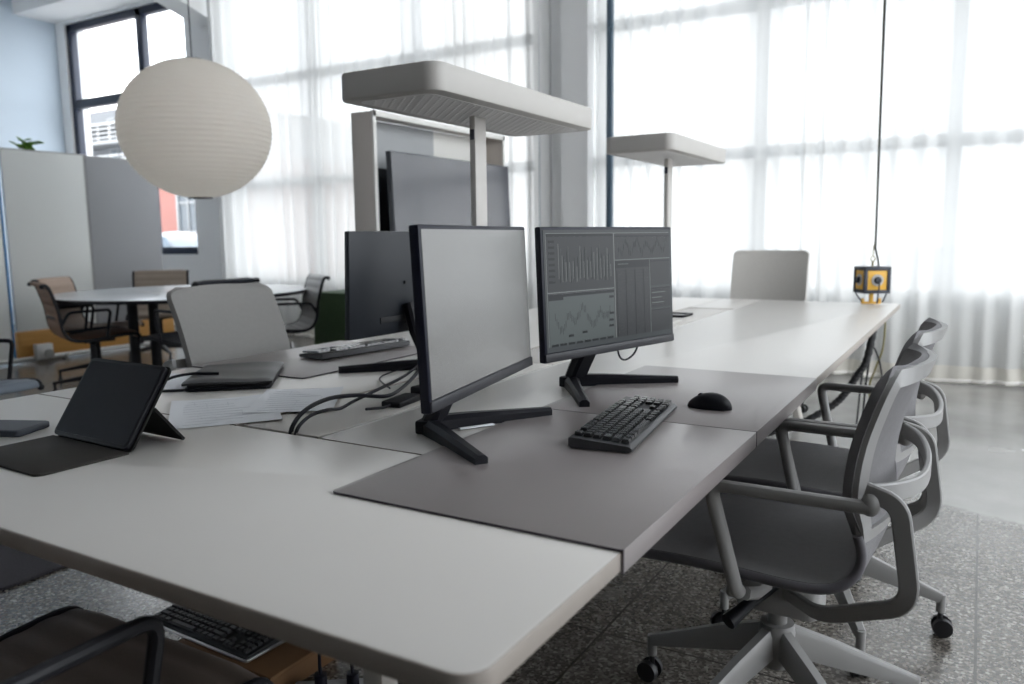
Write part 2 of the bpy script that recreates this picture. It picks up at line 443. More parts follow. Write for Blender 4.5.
def rrect(x0, y0, x1, y1, r, seg=6, corners=(1,1,1,1)):
    out = []
    for (cx, cy, a0, on) in ((x1-r, y0+r, -PI/2, corners[0]), (x1-r, y1-r, 0, corners[1]), (x0+r, y1-r, PI/2, corners[2]), (x0+r, y0+r, PI, corners[3])):
        if on:
            for k in range(seg+1): a = a0+PI/2*k/seg; out.append((cx+r*math.cos(a), cy+r*math.sin(a)))
        else:
            a = a0+PI/4; out.append((cx+r*(1 if math.cos(a) > 0 else -1), cy+r*(1 if math.sin(a) > 0 else -1)))
    return out

def obj(name, mb, m, parent=None, smooth=35):
    bm = mb.bm
    bmesh.ops.recalc_face_normals(bm, faces=bm.faces)
    me = bpy.data.meshes.new(name); bm.to_mesh(me); bm.free()
    for x in (m if isinstance(m, (list, tuple)) else [m]): me.materials.append(x)
    if smooth:
        me.shade_smooth(); me.set_sharp_from_angle(angle=math.radians(smooth))
    o = bpy.data.objects.new(name, me); C.objects.link(o)
    if parent: o.parent = parent
    return o
def tag(o, label, cat, group=None):
    o['label'] = label; o['category'] = cat
    if group: o['group'] = group
    return o
def thing(name, label, cat, loc=(0,0,0), rotz=0, group=None):
    o = bpy.data.objects.new(name, None); C.objects.link(o); o.empty_display_size = .05
    o.location = loc; o.rotation_euler = (0,0,rotz)
    return tag(o, label, cat, group)
def struct(name, mb, m, parent=None, smooth=35):
    o = obj(name, mb, m, parent, smooth)
    o['kind'] = 'structure'
    return o
def dup(root, loc, rotz, label, group=None):
    r = root.copy(); C.objects.link(r); r.location = loc; r.rotation_euler = (0,0,rotz)
    r['label'] = label
    if group: r['group'] = group
    for ch in [o for o in C.objects if o.parent == root]:
        c = ch.copy(); C.objects.link(c); c.parent = r
        for g in [o for o in C.objects if o.parent == ch]:
            d = g.copy(); C.objects.link(d); d.parent = c
    return r
def swap(root, frm, to):
    """give a copied thing another material"""
    def walk(o):
        for k in [q for q in C.objects if q.parent == o]:
            if k.type == 'MESH' and frm.name in [m.name for m in k.data.materials if m]:
                k.data = k.data.copy()
                for i, m in enumerate(k.data.materials):
                    if m and m.name == frm.name: k.data.materials[i] = to
            walk(k)
    walk(root)

random.seed(7)
# ================================================================== SETTING
mb = MB(); mb.box((-4.4,1,-.05), (15.6,12.4,.1)); struct('floor', mb, M['floor'], smooth=0)
mb = MB(); mb.box((-4.4,1,5.05), (15.6,12.4,.1)); struct('ceiling', mb, M['ceiling'], smooth=0)
YB = 7.15      # inner face of the back wall
TH = .30
def wall_boxes(mb, ext):
    for x0, x1, z0, z1 in ext:
        mb.box(((x0+x1)/2, YB+TH/2, (z0+z1)/2), (x1-x0, TH, z1-z0))
mb = MB()
wall_boxes(mb, [(-12.2,-11.8,0,5),(-11.8,-9.13,0,.98),(-11.8,-9.13,4.33,5),(-9.13,-8.45,0,5),
                (-8.45,-3.79,0,.60),(-8.45,-3.79,4.75,5),(-3.79,-3.25,0,5),(-3.25,3.1,0,.60),(-3.25,3.1,4.75,5),(3.1,3.4,0,5)])
struct('wall_back', mb, M['wall'], smooth=0)
mb = MB(); mb.box((-12.1,1,2.5), (.2,12.4,5)); struct('wall_left', mb, M['wall_blue'], smooth=0)
mb = MB()
for x0,x1,z0,z1 in ((-12.2,-11.4,0,5),(-11.4,-9.4,0,.8),(-11.4,-9.4,4.5,5),(-9.4,3.4,0,5)): mb.box(((x0+x1)/2,-5.1,(z0+z1)/2),(x1-x0,.2,z1-z0))
struct('wall_front', mb, M['wall_dim'], smooth=0)
mb = MB()
for y0,y1,z0,z1 in ((-5,.3,0,5),(.3,6.7,0,.35),(.3,6.7,4.8,5),(6.7,7.3,0,5)):
    mb.box((3.3,(y0+y1)/2,(z0+z1)/2),(.2,y1-y0,z1-z0))
struct('wall_right', mb, M['wall'], smooth=0)
# column between the two curtained windows: a stepped pier
mb = MB()
mb.box((-3.335,7.0,2.5),(.27,.30,5)); mb.box((-3.55,7.06,2.5),(.17,.18,5)); mb.box((-3.655,7.10,2.5),(.05,.10,5))
mb.box((-3.735,7.08,2.5),(.11,.14,5))
struct('wall_pier', mb, M['wall_grey'], smooth=0)
# beams under the ceiling
mb = MB(); mb.box((-10.5,6.85,4.70),(3.2,.6,.66)); struct('ceiling_beam', mb, M['ceiling'], smooth=0)
mb = MB()
sec = [(7.14,3.876),(3.2,4.999),(7.14,4.999)]
ra = [mb.bm.verts.new((-8.82,y,z)) for y,z in sec]; rb = [mb.bm.verts.new((-8.47,y,z)) for y,z in sec]
for i in range(3): mb.bm.faces.new((ra[i],ra[(i+1)%3],rb[(i+1)%3],rb[i]))
mb.bm.faces.new(ra); mb.bm.faces.new(rb)
struct('ceiling_haunch_beam', mb, M['ceiling'], smooth=0)

def window(name, x0, x1, z0, z1, vs, hs, fm, fw=.07, fd=.09, y=None, lw=None):
    y = YB+.10 if y is None else y
    fr = MB()
    lw = fw if lw is None else lw
    for (a,b,c,d) in ((x0,x0+fw,z0,z1),(x1-fw,x1,z0,z1),(x0,x1,z0,z0+fw),(x0,x1,z1-fw,z1)):
        fr.box(((a+b)/2,y,(c+d)/2),(b-a,fd,d-c),.004)
    for v in vs: fr.box((v,y,(z0+z1)/2),(lw,fd,z1-z0),.004)
    for h in hs: fr.box(((x0+x1)/2,y,h),(x1-x0,fd*.98,lw),.004)
    f = struct(name, fr, fm)
    g = MB(); g.box(((x0+x1)/2,y,(z0+z1)/2),(x1-x0-.02,.006,z1-z0-.02))
    p = obj('pane', g, M['glass'], f, 0)
    return f
window('window_1', -11.8, -9.04, .98, 4.33, (-10.12,), (3.19,), M['win_frame'], .10, .10, YB+.09, .13)
window('window_2', -8.45, -3.79, .60, 4.75, (-6.85,-5.30), (1.86,3.08), M['bar'], .10, .06, YB-.06)
window('window_3', -3.42, 3.1, .60, 4.75, (-1.68,-.22,1.45), (1.86,3.08), M['bar'], .10, .06, YB-.06)
# right-hand window wall, outside the frame of the photograph: daylight on that side of the room
fr = MB()
for yy in (.3,2.43,4.56,6.7): fr.box((3.28,yy,2.575),(.08,.08,4.45),.004)
for zz in (.35,2.5,4.8): fr.box((3.28,3.5,zz),(.08,6.4,.08),.004)
w4 = struct('window_4', fr, M['steel_post']); g = MB(); g.box((3.3,3.5,2.575),(.006,6.4,4.45)); obj('pane', g, M['glass'], w4, 0)

fr = MB()  # unseen window added behind the camera to brighten the left of the room
for xx in (-11.4,-10.4,-9.4): fr.box((xx,-5.08,2.65),(.08,.08,3.7),.004)
for zz in (.8,2.6,4.5): fr.box((-10.4,-5.08,zz),(2.0,.08,.08),.004)
w5 = struct('added_fill_window', fr, M['steel_post']); g = MB(); g.box((-10.4,-5.1,2.65),(2.0,.006,3.7)); obj('pane', g, M['glass'], w5, 0)
mb = MB(); mb.box((-2.955,6.80,2.5),(.052,.052,5.0),.004); struct('trim_1', mb, M['steel_post'])

# curtains
def curtain(x0, x1, seed, label):
    rnd = random.Random(seed)
    # irregular pleats: phase accumulates with random wavelength
    n = int((x1-x0)/.0145); xs = [x0+(x1-x0)*i/n for i in range(n+1)]
    ph = [0]; wl = .15
    for i in range(n):
        if rnd.random() < .06: wl = rnd.uniform(.11,.24)
        ph.append(ph[-1]+2*PI*((x1-x0)/n)/wl)
    amp = [.035+.02*math.sin(3.1*x+seed)+.012*math.sin(7.7*x) for x in xs]
    def yof(i, z):
        k = .55+.45*min(1, z/3.0)
        return 6.93+amp[i]*(1.25-.35*k)*math.sin(ph[i]+.25*math.sin(z*1.3+xs[i]))+.02*math.sin(xs[i]*2.2+z*.5)
    t = thing('curtain', label, 'curtain', (0,0,0), 0, 'sheer curtains on the window wall')
    zs = [.135+(4.72-.135)*(j/14) for j in range(15)]
    c = MB(); G = [[c.bm.verts.new((xs[i], yof(i,z), z)) for z in zs] for i in range(n+1)]
    for i in range(n):
        for j in range(14): c.bm.faces.new((G[i][j],G[i+1][j],G[i+1][j+1],G[i][j+1]))
    obj('fabric', c, M['curtain'], t, 180)
    h = MB()
    def drape(zz): return lambda i: Vector((xs[i]+.012*math.sin(xs[i]*9+zz*7), yof(i,zz)-.004-.09*(.135-zz)*5*(.6+.4*math.sin(xs[i]*3.3)), zz+.012*math.sin(xs[i]*4.1)*(1-zz/.135)))
    rows = [[drape(z)(i) for i in range(n+1)] for z in (.135,.09,.05,.022)]
    G = [[h.bm.verts.new(p) for p in row] for row in rows]
    for a, b in zip(G, G[1:]):
        for i in range(n): h.bm.faces.new((a[i],a[i+1],b[i+1],b[i]))
    obj('hem', h, M['hem'], t, 180)
    e = MB(); e.tube([p+Vector((0,-.006,.003)) for p in rows[-1]][::3], .016, 8)
    obj('hem_edge', e, M['hem_roll'], t)
    return t
curtain(-8.42, -3.75, 3, 'sheer white pleated curtain behind the paper lantern and round table, left of the grey pier')
curtain(-3.23, 3.05, 11, 'sheer white pleated curtain behind the far end of the long desk')

# outside the windows
mb = MB(); mb.box((-14,40,-.07),(160,65.0,.1)); struct('street', mb, M['asphalt'], smooth=0)
mb = MB(); mb.box((33.5,-23,-.07),(60,60.9,.1)); struct('pavement', mb, M['asphalt'], smooth=0)
# red house across the street
bt = thing('red_brick_building', 'red brick house across the street seen under the lantern', 'building', (-25.6,17,-.02))
mb = MB(); mb.box((0,3,1.9),(13,6,3.8)); obj('wall', mb, M['brick'], bt, 0)
mb = MB(); mb.box((0,2.9,3.86),(13.4,6.3,.14),.02); obj('cornice', mb, M['white_trim'], bt)
for wx in (-5.6,-2.9,-.2,3.1,5.2):
    w = MB()
    for (c, d) in (((wx,-.02,1.55),(.09,.14,1.5)),((wx+1.0,-.02,1.55),(.09,.14,1.5)),((wx+.5,-.02,.80),(1.2,.2,.09)),((wx+.5,-.02,2.32),(1.1,.14,.1)),((wx+.5,-.02,1.55),(.05,.1,1.5)),((wx+.5,-.02,1.75),(1.0,.1,.05))):
        w.box((c[0],c[1],c[2]+.65), d, .01)
    f = obj('window', w, M['white_trim'], bt)
    g = MB(); g.box((wx+.5,-.005,2.2),(.98,.03,1.48)); obj('pane', g, M['facade_glass'], f, 0)
# pale block with railed terraces behind and above it
b2 = thing('apartment_building', 'pale apartment block with railings seen through the tall dark-framed window', 'building', (-47,27,-.02))
mb = MB(); mb.box((0,4,3.6),(34,8,7.2)); mb.box((6.4,3,7.6),(5,6,1.3)); obj('wall', mb, M['pale_facade'], b2, 0)
for k, z in enumerate((3.1,4.7,6.3)):
    mb = MB(); mb.box((0,-.7,z),(34,1.5,.18),.02); obj('balcony_slab', mb, M['white_trim'], b2)
    r = MB()
    for q in range(4): r.box((0,-1.38,z+.25+.22*q),(34,.04,.06))
    for q in range(35): r.box((-17+q,-1.38,z+.5),(.05,.05,.95))
    obj('railing', r, M['grey_plastic'], b2, 0)
    for q in range(9):
        w = MB(); xx = -15+q*3.6
        for (c, d) in (((xx-.75,-.02,z+.8),(.08,.1,1.3)),((xx+.75,-.02,z+.8),(.08,.1,1.3)),((xx,-.02,z+1.45),(1.6,.1,.08)),((xx,-.02,z+.8),(.06,.1,1.3))): w.box(c, d)
        f = obj('window', w, M['white_trim'], b2, 0)
        g = MB(); g.box((xx,-.005,z+.8),(1.45,.03,1.25)); obj('pane', g, M['facade_glass'], f, 0)
mb = MB(); mb.box((0,3.6,7.28),(34.6,9.6,.16),.03); obj('roof', mb, M['white_trim'], b2)
# parked car
ct = thing('car', 'pale blue parked car on the street outside the lower window', 'car', (-16.6,12.4,-.02))
def carfn(u, v):
    L = 4.1; x = (u-.5)*L
    top = .80+.62*max(0, 1-abs((u-.53)/.33)**2.6) if .2 < u < .86 else .80
    top = .62+.2*math.sin(PI*min(1,max(0,u)))**.4 + (.60*max(0,1-abs((u-.52)/.30)**2.4) if abs(u-.52) < .30 else 0)
    a = PI*v; w = .84
    yy = -w*math.cos(a); k = abs(math.cos(a))**3
    zz = .22+(top-.22)*(abs(math.sin(a))**.28)
    if zz > .85: yy *= 1-.22*(zz-.85)/.55
    return Vector((x, yy, zz))
mb = MB(); mb.grid(carfn, 48, 24); mb.box((0,0,.30),(3.9,1.5,.2),.05); obj('body', mb, M['car_paint'], ct, 60)
for sgn in (-1,1):
    g = MB()
    pts = [(-.95,.83),(-.62,1.26),(.55,1.28),(1.05,.84)]
    vs = [g.bm.verts.new((x, sgn*(.85-.16*(z-.83)/.45), z)) for x,z in pts]; g.bm.faces.new(vs)
    vs2 = [g.bm.verts.new((x, sgn*(.83-.16*(z-.83)/.45), z)) for x,z in pts]; g.bm.faces.new(vs2)
    for i in range(4): g.bm.faces.new((vs[i],vs[(i+1)%4],vs2[(i+1)%4],vs2[i]))
    obj('side_window', g, M['car_glass'], ct, 0)
    for xx in (-1.3,1.25):
        w = MB(); w.cyl((xx,sgn*.66,.3),(xx,sgn*.86,.3),.30,seg=24); o = obj('wheel', w, M['tyre'], ct)
        w = MB(); w.cyl((xx,sgn*.855,.3),(xx,sgn*.872,.3),.18,seg=20); obj('hub_cap', w, M['chrome'], o)

# left partition: boards on a plywood plinth
t = thing('whiteboard', 'glossy white upright board with a plant on top, beside the grey board', 'whiteboard', (-7.98,4.10,0))
mb = MB(); mb.box((0,.42,1.175),(.03,.80,1.73),.004); obj('panel', mb, M['whiteboard'], t)
mb = MB(); mb.box((0,.828,1.175),(.034,.014,1.75),.002); mb.box((0,.42,2.045),(.034,.83,.012),.002); obj('edge_strip', mb, M['grey_plastic'], t)
t = thing('whiteboard', 'white upright board with a blue edge at the left end of the plywood base', 'whiteboard', (-7.98,2.9,0))
mb = MB(); mb.box((0,.59,1.04),(.03,1.16,2.0),.004); obj('panel', mb, M['whiteboard'], t)
mb = MB(); mb.box((.004,1.18,1.04),(.034,.018,2.0),.002); obj('edge_strip', mb, M['blue_edge'], t)
t = thing('grey_board', 'plain grey upright pinboard between the white board and the window pillar', 'pinboard', (-8.0,4.95,0))
mb = MB(); mb.box((0,.41,1.165),(.05,.82,1.73),.004); obj('panel', mb, M['grey_panel'], t)
mb = MB(); mb.box((0,.41,2.035),(.054,.82,.014),.002); obj('edge_strip', mb, M['grey_plastic'], t)
mb = MB(); mb.box((-8.02,4.99,.175),(.10,1.73,.25),.004); tag(obj('plywood_plinth', mb, M['plywood']), 'orange plywood plinth along the floor under the white and grey boards', 'plinth')
t = thing('conduit_pipe', 'white conduit pipe running along the floor in front of the plywood plinth', 'pipe', (-7.93,4.1,.04))
mb = MB(); mb.tube([(0,-1.2,.0),(0,1.75,0)], .022, 12); obj('pipe', mb, M['white_plastic'], t)
for yy in (-.6,.45,1.4):
    mb = MB(); mb.box((0,yy,-.015),(.07,.04,.05),.006); obj('clip', mb, M['grey_plastic'], t)
t = thing('socket_box', 'small white socket box on the floor pipe under the plywood plinth', 'socket', (-7.87,4.30,0))
mb = MB(); mb.box((0,0,.105),(.07,.16,.15),.008); obj('housing', mb, M['white_plastic'], t)
mb = MB(); mb.cyl((.035,0.03,.08),(.055,0.03,.08),.045,seg=20); obj('socket', mb, M['grey_plastic'], t)
# plant on top of the boards
t = thing('potted_plant', 'small bright green leafy plant peeking over the white board', 'plant', (-8.25,4.52,1.98))
mb = MB(); mb.lathe([(0,0),(.06,0),(.075,.09),(.07,.095),(.06,.085),(0,.085)],(0,0,-.03)); obj('pot', mb, M['pot'], t)
mb = MB(); mb.box((-.02,0,-.95),(.16,.16,1.82),.006); mb.box((-.02,0,-1.9),(.3,.3,.12),.01); obj('stand', mb, M['wall_grey'], t)
rnd = random.Random(5)
for k in range(22):
    a = rnd.uniform(0,2*PI); rr = rnd.uniform(.02,.15); h = rnd.uniform(.09,.20)-rr*.35
    c = Vector((rr*math.cos(a)*.7, rr*math.sin(a)*1.05, h+.02)); sz = rnd.uniform(.035,.05)
    d = Vector((math.cos(a), math.sin(a), rnd.uniform(.0,.7))).normalized(); sd = d.cross(Vector((0,0,1))).normalized()
    l = MB()
    def leaf(u, v, c=c, d=d, sd=sd, sz=sz):
        w = math.sin(PI*min(1,max(0,u)))**.6*sz*.8; q = (v-.5)*2
        return c+d*(u-.5)*2*sz+sd*q*w+Vector((0,0,-abs(q)*w*.3+.012*math.sin(u*PI)))
    l.slab(leaf, 6, 4, .003); obj('leaf', l, M['leaf'], t)
    if k % 3 == 0:
        s_ = MB(); s_.tube([(0,0,.04),tuple(c*.5+Vector((0,0,.03))),tuple(c)], .004, 6); obj('stem', s_, M['stem'], t)

# ================================================================== LONG DESK
DX0, DX1 = -2.26, -.392
ZT = .74
t = thing('end_desk', 'light grey desk slab across the near end of the long workbench', 'desk', (0,0,0))
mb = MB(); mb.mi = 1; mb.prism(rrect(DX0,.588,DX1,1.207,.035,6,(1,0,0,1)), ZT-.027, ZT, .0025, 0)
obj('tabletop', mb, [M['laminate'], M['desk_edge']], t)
for lx in (-.97,-.80):
    mb = MB(); mb.box((lx,1.12,.36),(.05,.05,.71),.006); mb.box((lx,1.10,.015),(.06,.10,.03),.008); obj('leg', mb, M['desk_frame'], t)
mb = MB(); mb.box((-1.33,1.12,.69),(1.3,.04,.04),.004); mb.box((-2.0,.95,.695),(.04,.38,.03),.004); mb.box((-.62,1.0,.695),(.04,.38,.03),.004); obj('frame', mb, M['desk_frame'], t)

t = thing('bench_desk', 'long light grey double workbench with a cable tray down its middle', 'desk', (0,0,0))
YE = 5.22
for (x0,x1) in ((-1.188,DX1),(DX0,-1.452)):
    mb = MB(); mb.mi = 1
    cr = (0,1,0,0) if x1 > -1 else (0,0,1,0)
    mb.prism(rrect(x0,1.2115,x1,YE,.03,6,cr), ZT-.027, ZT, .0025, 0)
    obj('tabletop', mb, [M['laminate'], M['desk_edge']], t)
mb = MB(); mb.mi = 1; mb.prism(rrect(-1.451,4.5,-1.189,YE,.003,1,(0,0,0,0)), ZT-.027, ZT, .001, 0)
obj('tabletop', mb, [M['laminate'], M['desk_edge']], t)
mb = MB()
for xx in (-1.44,-1.20): mb.box((xx,2.86,.66),(.006,3.27,.12))
mb.box((-1.32,2.86,.60),(.246,3.27,.006)); mb.box((-1.32,1.225,.665),(.246,.006,.13)); mb.box((-1.32,4.49,.665),(.246,.006,.13))
obj('cable_tray', mb, M['desk_frame'], t, 0)
for (y0,y1) in ((1.225,2.315),(2.322,3.40),(3.407,4.497)):
    mb = MB(); mb.box((-1.329,(y0+y1)/2,ZT-.006),(.236,y1-y0,.008),.002); obj('tray_lid', mb, M['lid'], t)
mb = MB(); mb.box((-1.198,2.86,ZT-.006),(.012,3.27,.006),.001); obj('tray_lip', mb, M['white_frame'], t)
mb = MB()
for xx in (-.60,-2.05): mb.box((xx,3.2,.69),(.06,3.9,.045),.004)
for yy in (1.5,3.2,4.95): mb.box((-1.32,yy,.655),(1.5,.05,.03),.004)
obj('frame', mb, M['desk_frame'], t)
for yy in (3.2,4.95):
    for xx in (-1.05,-1.62):
        mb = MB(); mb.band([(xx,yy,.655),(xx+(.16 if xx > -1.3 else -.16),yy,.0)], .05, .05, (0,1,0)); obj('leg', mb, M['desk_frame'], t)
# cable port and plug in the far part of the tray
t = thing('cable_port', 'black framed socket port set in the far cable tray lid', 'socket', (-1.36,4.02,ZT-.002))
mb = MB()
for c, d in (((0,-.07,.006),(.12,.014,.012)),((0,.07,.006),(.12,.014,.012)),((-.055,0,.006),(.014,.14,.012)),((.055,0,.006),(.014,.14,.012))): mb.box(c, d, .002)
obj('frame', mb, M['black_plastic'], t)
mb = MB(); mb.box((0,0,.002),(.1,.13,.006)); obj('socket', mb, M['grey_plastic'], t)
t = thing('charging_plug', 'white plug lying on the cable tray beside the right-hand screen', 'plug', (-1.255,3.40,ZT-.002))
mb = MB(); mb.box((0,0,.014),(.045,.06,.028),.008); obj('body', mb, M['white_plastic'], t)
mb = MB(); mb.tube([(0,.03,.012),(-.01,.08,.006),(.02,.16,.005),(-.03,.24,.005)], .003, 6, 6); obj('cord', mb, M['white_plastic'], t)

# leather desk pads that fold over the desk edge
def pad(y0, y1, label, side=1, x_in=-.912):
    t = thing('desk_pad', label, 'desk pad', (0,0,0), 0, 'taupe leather desk pads')
    xe = DX1 if side > 0 else DX0
    mb = MB(); mb.mi = 1
    x0, x1 = (x_in, xe+.003) if side > 0 else (xe-.003, x_in)
    mb.prism(rrect(x0,y0,x1,y1,.012,4,(0,0,1,1) if side > 0 else (1,1,0,0)), ZT+.0006, ZT+.0045, .0008, 0)
    obj('mat', mb, [M['pad'], M['pad_edge']], t)
    mb = MB(); mb.box((xe+side*.0022,(y0+y1)/2,ZT-.0125),(.0036,y1-y0,.034),.001); mb.mi = 1
    mb.box((xe+side*.0022,y0+.0015,ZT-.0125),(.0038,.003,.0342))
    obj('fold', mb, [M['pad'], M['pad_edge']], t)
    return t
pad(.944,1.6725,'taupe leather desk pad under the keyboard, nearest to the desk corner')
pad(1.6755,2.395,'taupe leather desk pad under the black mouse and the charts screen')
pad(1.715,2.44,'taupe leather desk pad under the keyboard on the far side of the desk', -1, -1.748)

# ------------------------------------------------------------------ desk lamps
def lamp(y, label, post_y=0.0, L=.86, first=None, x=-1.32):
    t = thing('desk_lamp', label, 'lamp', (x,y,ZT), 0, 'flat-headed lamps standing on the cable tray')
    return t
def build_lamp(t, L, dy, W=.325):
    mb = MB(); mb.prism(rrect(-W/2,dy-L/2,W/2,dy+L/2,.042,8), .780, .851, .006); obj('lamp_head', mb, M['lamp'], t)
    hd = [o for o in C.objects if o.parent == t and o.name.startswith('lamp_head')][0]
    d = MB()
    d.prism(rrect(-.12,dy-L/2+.03,.12,dy+L/2-.03,.035,6), .7785, .7802)
    obj('diffuser', d, M['lamp_under'], hd)
    g = MB()
    ny = int((L-.1)/.016)
    for i in range(14):
        for j in range(ny):
            if (i+j) % 2: continue
            px = -.104+i*.016; py = dy-L/2+.05+j*.016
            g.box((px,py,.7782),(.008,.008,.0012))
    obj('perforation', g, M['perf'], hd, 0)
    mb = MB(); mb.box((0,0,.395),(.020,.062,.775),.002); obj('post', mb, M['lamp'], t)
    mb = MB(); mb.box((0,-.0315,.725),(.016,.004,.03),.001); obj('sensor', mb, M['navy'], t)
    mb = MB(); mb.box((0,0,.004),(.10,.18,.008),.002); obj('base_plate', mb, M['lamp'], t)
l1 = thing('desk_lamp', 'larger grey flat-headed desk lamp above the front monitor', 'lamp', (-1.320,2.052,ZT-.002), 0, 'flat-headed lamps standing on the cable tray')
build_lamp(l1, .925, .028)
l2 = thing('desk_lamp', 'smaller-looking pale flat-headed desk lamp in front of the right curtain', 'lamp', (-1.298,3.68,ZT-.002), 0, 'flat-headed lamps standing on the cable tray')
build_lamp(l2, .84, .02, .316)

# ------------------------------------------------------------------ monitors
def monitor(label, loc, yaw, kind, px=.12, py=0.0, pyaw=0.0):
    """screen faces local +x, base plane at z=0 of loc"""
    t = thing('monitor', label, 'monitor', loc, yaw, 'black desktop monitors')
    W, H = .55, .327; zc = .279; tilt = math.radians(2.5)
    T = Matrix.Translation((px,py,zc)) @ Matrix.Rotation(pyaw, 4, 'Z') @ Matrix.Rotation(-tilt, 4, 'Y')
    mb = MB(); mb.box((-.010,0,0),(.020,W,H),.004)
    mb.xform(T); hs = obj('housing', mb, M['bezel'] if kind != 'back' else M['mon_back'], t)
    mb = MB(); mb.box((.0008,0,-H/2+.012),(.004,W-.004,.020),.001); mb.xform(T); obj('bezel', mb, M['chin'], t)
    # screen
    s = MB()
    y0, y1, z0, z1 = -W/2+.008, W/2-.008, -H/2+.024, H/2-.008
    s.box((.0004,0,(z0+z1)/2),(.0016,y1-y0,z1-z0))
    if kind == 'charts':
        def P(fx, fz): return (y0+(y1-y0)*fx, z1-(z1-z0)*fz)     # fx from the left as the viewer sees it
        X = .0014
        def rect(a, b, c, d, mi, lift=0):
            s.mi = mi; ya, za = P(a, b); yb, zb = P(c, d); x = X+lift
            s.box((x,(ya+yb)/2,(za+zb)/2),(.0003,abs(yb-ya),abs(za-zb)))
        rect(.015,.03,.50,.50,2); rect(.015,.03,.50,.055,1,.0004)
        rect(.02,.525,.50,.955,3); rect(.02,.525,.50,.55,1,.0004); rect(.02,.55,.12,.575,1,.0004)
        rect(.515,.03,.985,.26,2); rect(.515,.05,.985,.065,1,.0004)
        rect(.515,.275,.80,.955,2); rect(.515,.275,.80,.34,1,.0004); rect(.81,.275,.985,.52,2); rect(.81,.54,.985,.73,2); rect(.81,.745,.985,.955,2)
        for a in (.285,.54,.745): rect(.81,a,.985,a+.012,1,.0004)
        rect(.505,.03,.511,.955,4,.0003); rect(.512,.265,.985,.27,4,.0003); rect(.015,.508,.50,.515,4,.0003); rect(.804,.275,.807,.955,4,.0003)
        rect(.015,.025,.985,.03,4,.0003); rect(.012,.03,.015,.955,4,.0003)
        for k in range(8): rect(.03,.085+.047*k,.07,.105+.047*k,1,.0004)
        rr = random.Random(2)
        for k in range(46):                                          # spiky series
            fx = .095+k*.0085; h = rr.uniform(.05,.30); b = .44-rr.uniform(0,.04)
            rect(fx,b-h,fx+.0025,b,4 if k % 3 == 0 else (1 if k % 3 == 1 else 3),.0004)
        for k in range(60):                                          # second series
            fx = .535+k*.0072; c = .165+.045*math.sin(k*.5)+rr.uniform(-.03,.03)
            rect(fx,c-.03,fx+.0022,c+.02,1 if k % 2 else 3,.0004)
        for k in range(40):                                          # curves of the lower chart
            fx = .06+k*.0103; c = .74+.09*math.sin(k*.42)*math.cos(k*.13)+rr.uniform(-.03,.03)
            rect(fx,c-.03,fx+.0022,c+.03,2,.0004)
        for k in range(8): rect(.03+.058*k,.935,.078+.058*k,.955,1,.0004)
        for (a,b) in ((.46,.575),(.46,.72),(.455,.78),(.455,.83),(.15,.87),(.25,.855)): rect(a,b,a+.035,b+.02,1,.0006)
        for k in range(22): rect(.525,.365+.026*k,.795,.368+.026*k,1,.0004)
        for k in range(4): rect(.525+.075*k,.36,.527+.075*k,.95,1,.0005)
        for k in range(7): rect(.82,.56+.024*k,.82+rr.uniform(.08,.15),.566+.024*k,4 if k % 2 else 1,.0004)
        for k in range(4): rect(.515+.02,.30,.62,.31,3,.0008)
        mats = [M['screen_on'], M['scr_dark'], M['scr_mid'], M['scr_pale'], M['scr_line']]
    elif kind == 'blank': mats = [M['screen_off']]
    else: mats = [M['dark_glass']]
    s.xform(T); obj('screen', s, mats, t, 0)
    # back details
    b = MB(); b.box((-.0225,.08,-.115),(.005,.12,.020),.002)
    b.xform(T); obj('port_recess', b, M['black_matte'], t)
    b = MB(); b.box((-.022,-.08,-.10),(.004,.05,.05),.002); b.xform(T); obj('cover_plate', b, M['black_matte'], t)
    b = MB(); b.cyl((-.018,.02,.0),(-.026,.02,.0),.006,seg=12); b.xform(T); obj('joystick', b, M['black_matte'], t)
    # neck: slanting block from the foot up behind the panel
    n = MB(); n.band([(-.012,0,.006),(.010,0,.055),(.045,0,.12),(px-.030,py,.21)], .070, .034, [(-1,0,.5)]*4)
    obj('stand_neck', n, M['black_plastic'], t)
    for sg in (-1,1):
        f = MB()
        f.sweep([(-.015,sg*.006,.0165),(.05,sg*.072,.0155),(.195,sg*.218,.0105)], [(-1,-1),(1,-1),(1,.4),(.5,1),(-.5,1),(-1,.4)], [(.024,.016),(.017,.015),(.013,.010)], True, False, (0,0,1))
        obj('foot_arm', f, M['black_plastic'], t)
    f = MB(); f.box((-.012,0,.016),(.034,.088,.030),.005); obj('foot_block', f, M['black_plastic'], t)
    return t
def mon_at(label, pc, pyaw_w, base, byaw, kind):
    # panel centre pc and heading pyaw_w, foot at base with heading byaw
    d = Vector((pc[0]-base[0], pc[1]-base[1])); c_, s_ = math.cos(byaw), math.sin(byaw)
    return monitor(label, (base[0],base[1],ZT+.0012), byaw, kind, d.x*c_+d.y*s_, -d.x*s_+d.y*c_, pyaw_w-byaw)
m1 = mon_at('black monitor with a blank pale screen standing on the nearest desk pad', (-.861,1.353), .182, (-1.006,1.372), math.radians(11), 'blank')
m2 = mon_at('black monitor showing dim charts and tables behind the mouse', (-.825,1.927), -.250, (-.962,1.985), math.radians(-12), 'charts')
m3 = monitor('black monitor seen from behind on the far side of the desk', (-1.525,2.060,ZT+.0012), math.radians(178), 'back', .10)
mb = MB(); mb.box((.075,.055,.0030),(.012,.085,.003),.001, Matrix.Rotation(math.radians(-42),3,'Z')); obj('paper_tag', mb, M['paper'], m1)['label'] = 'white paper tag'
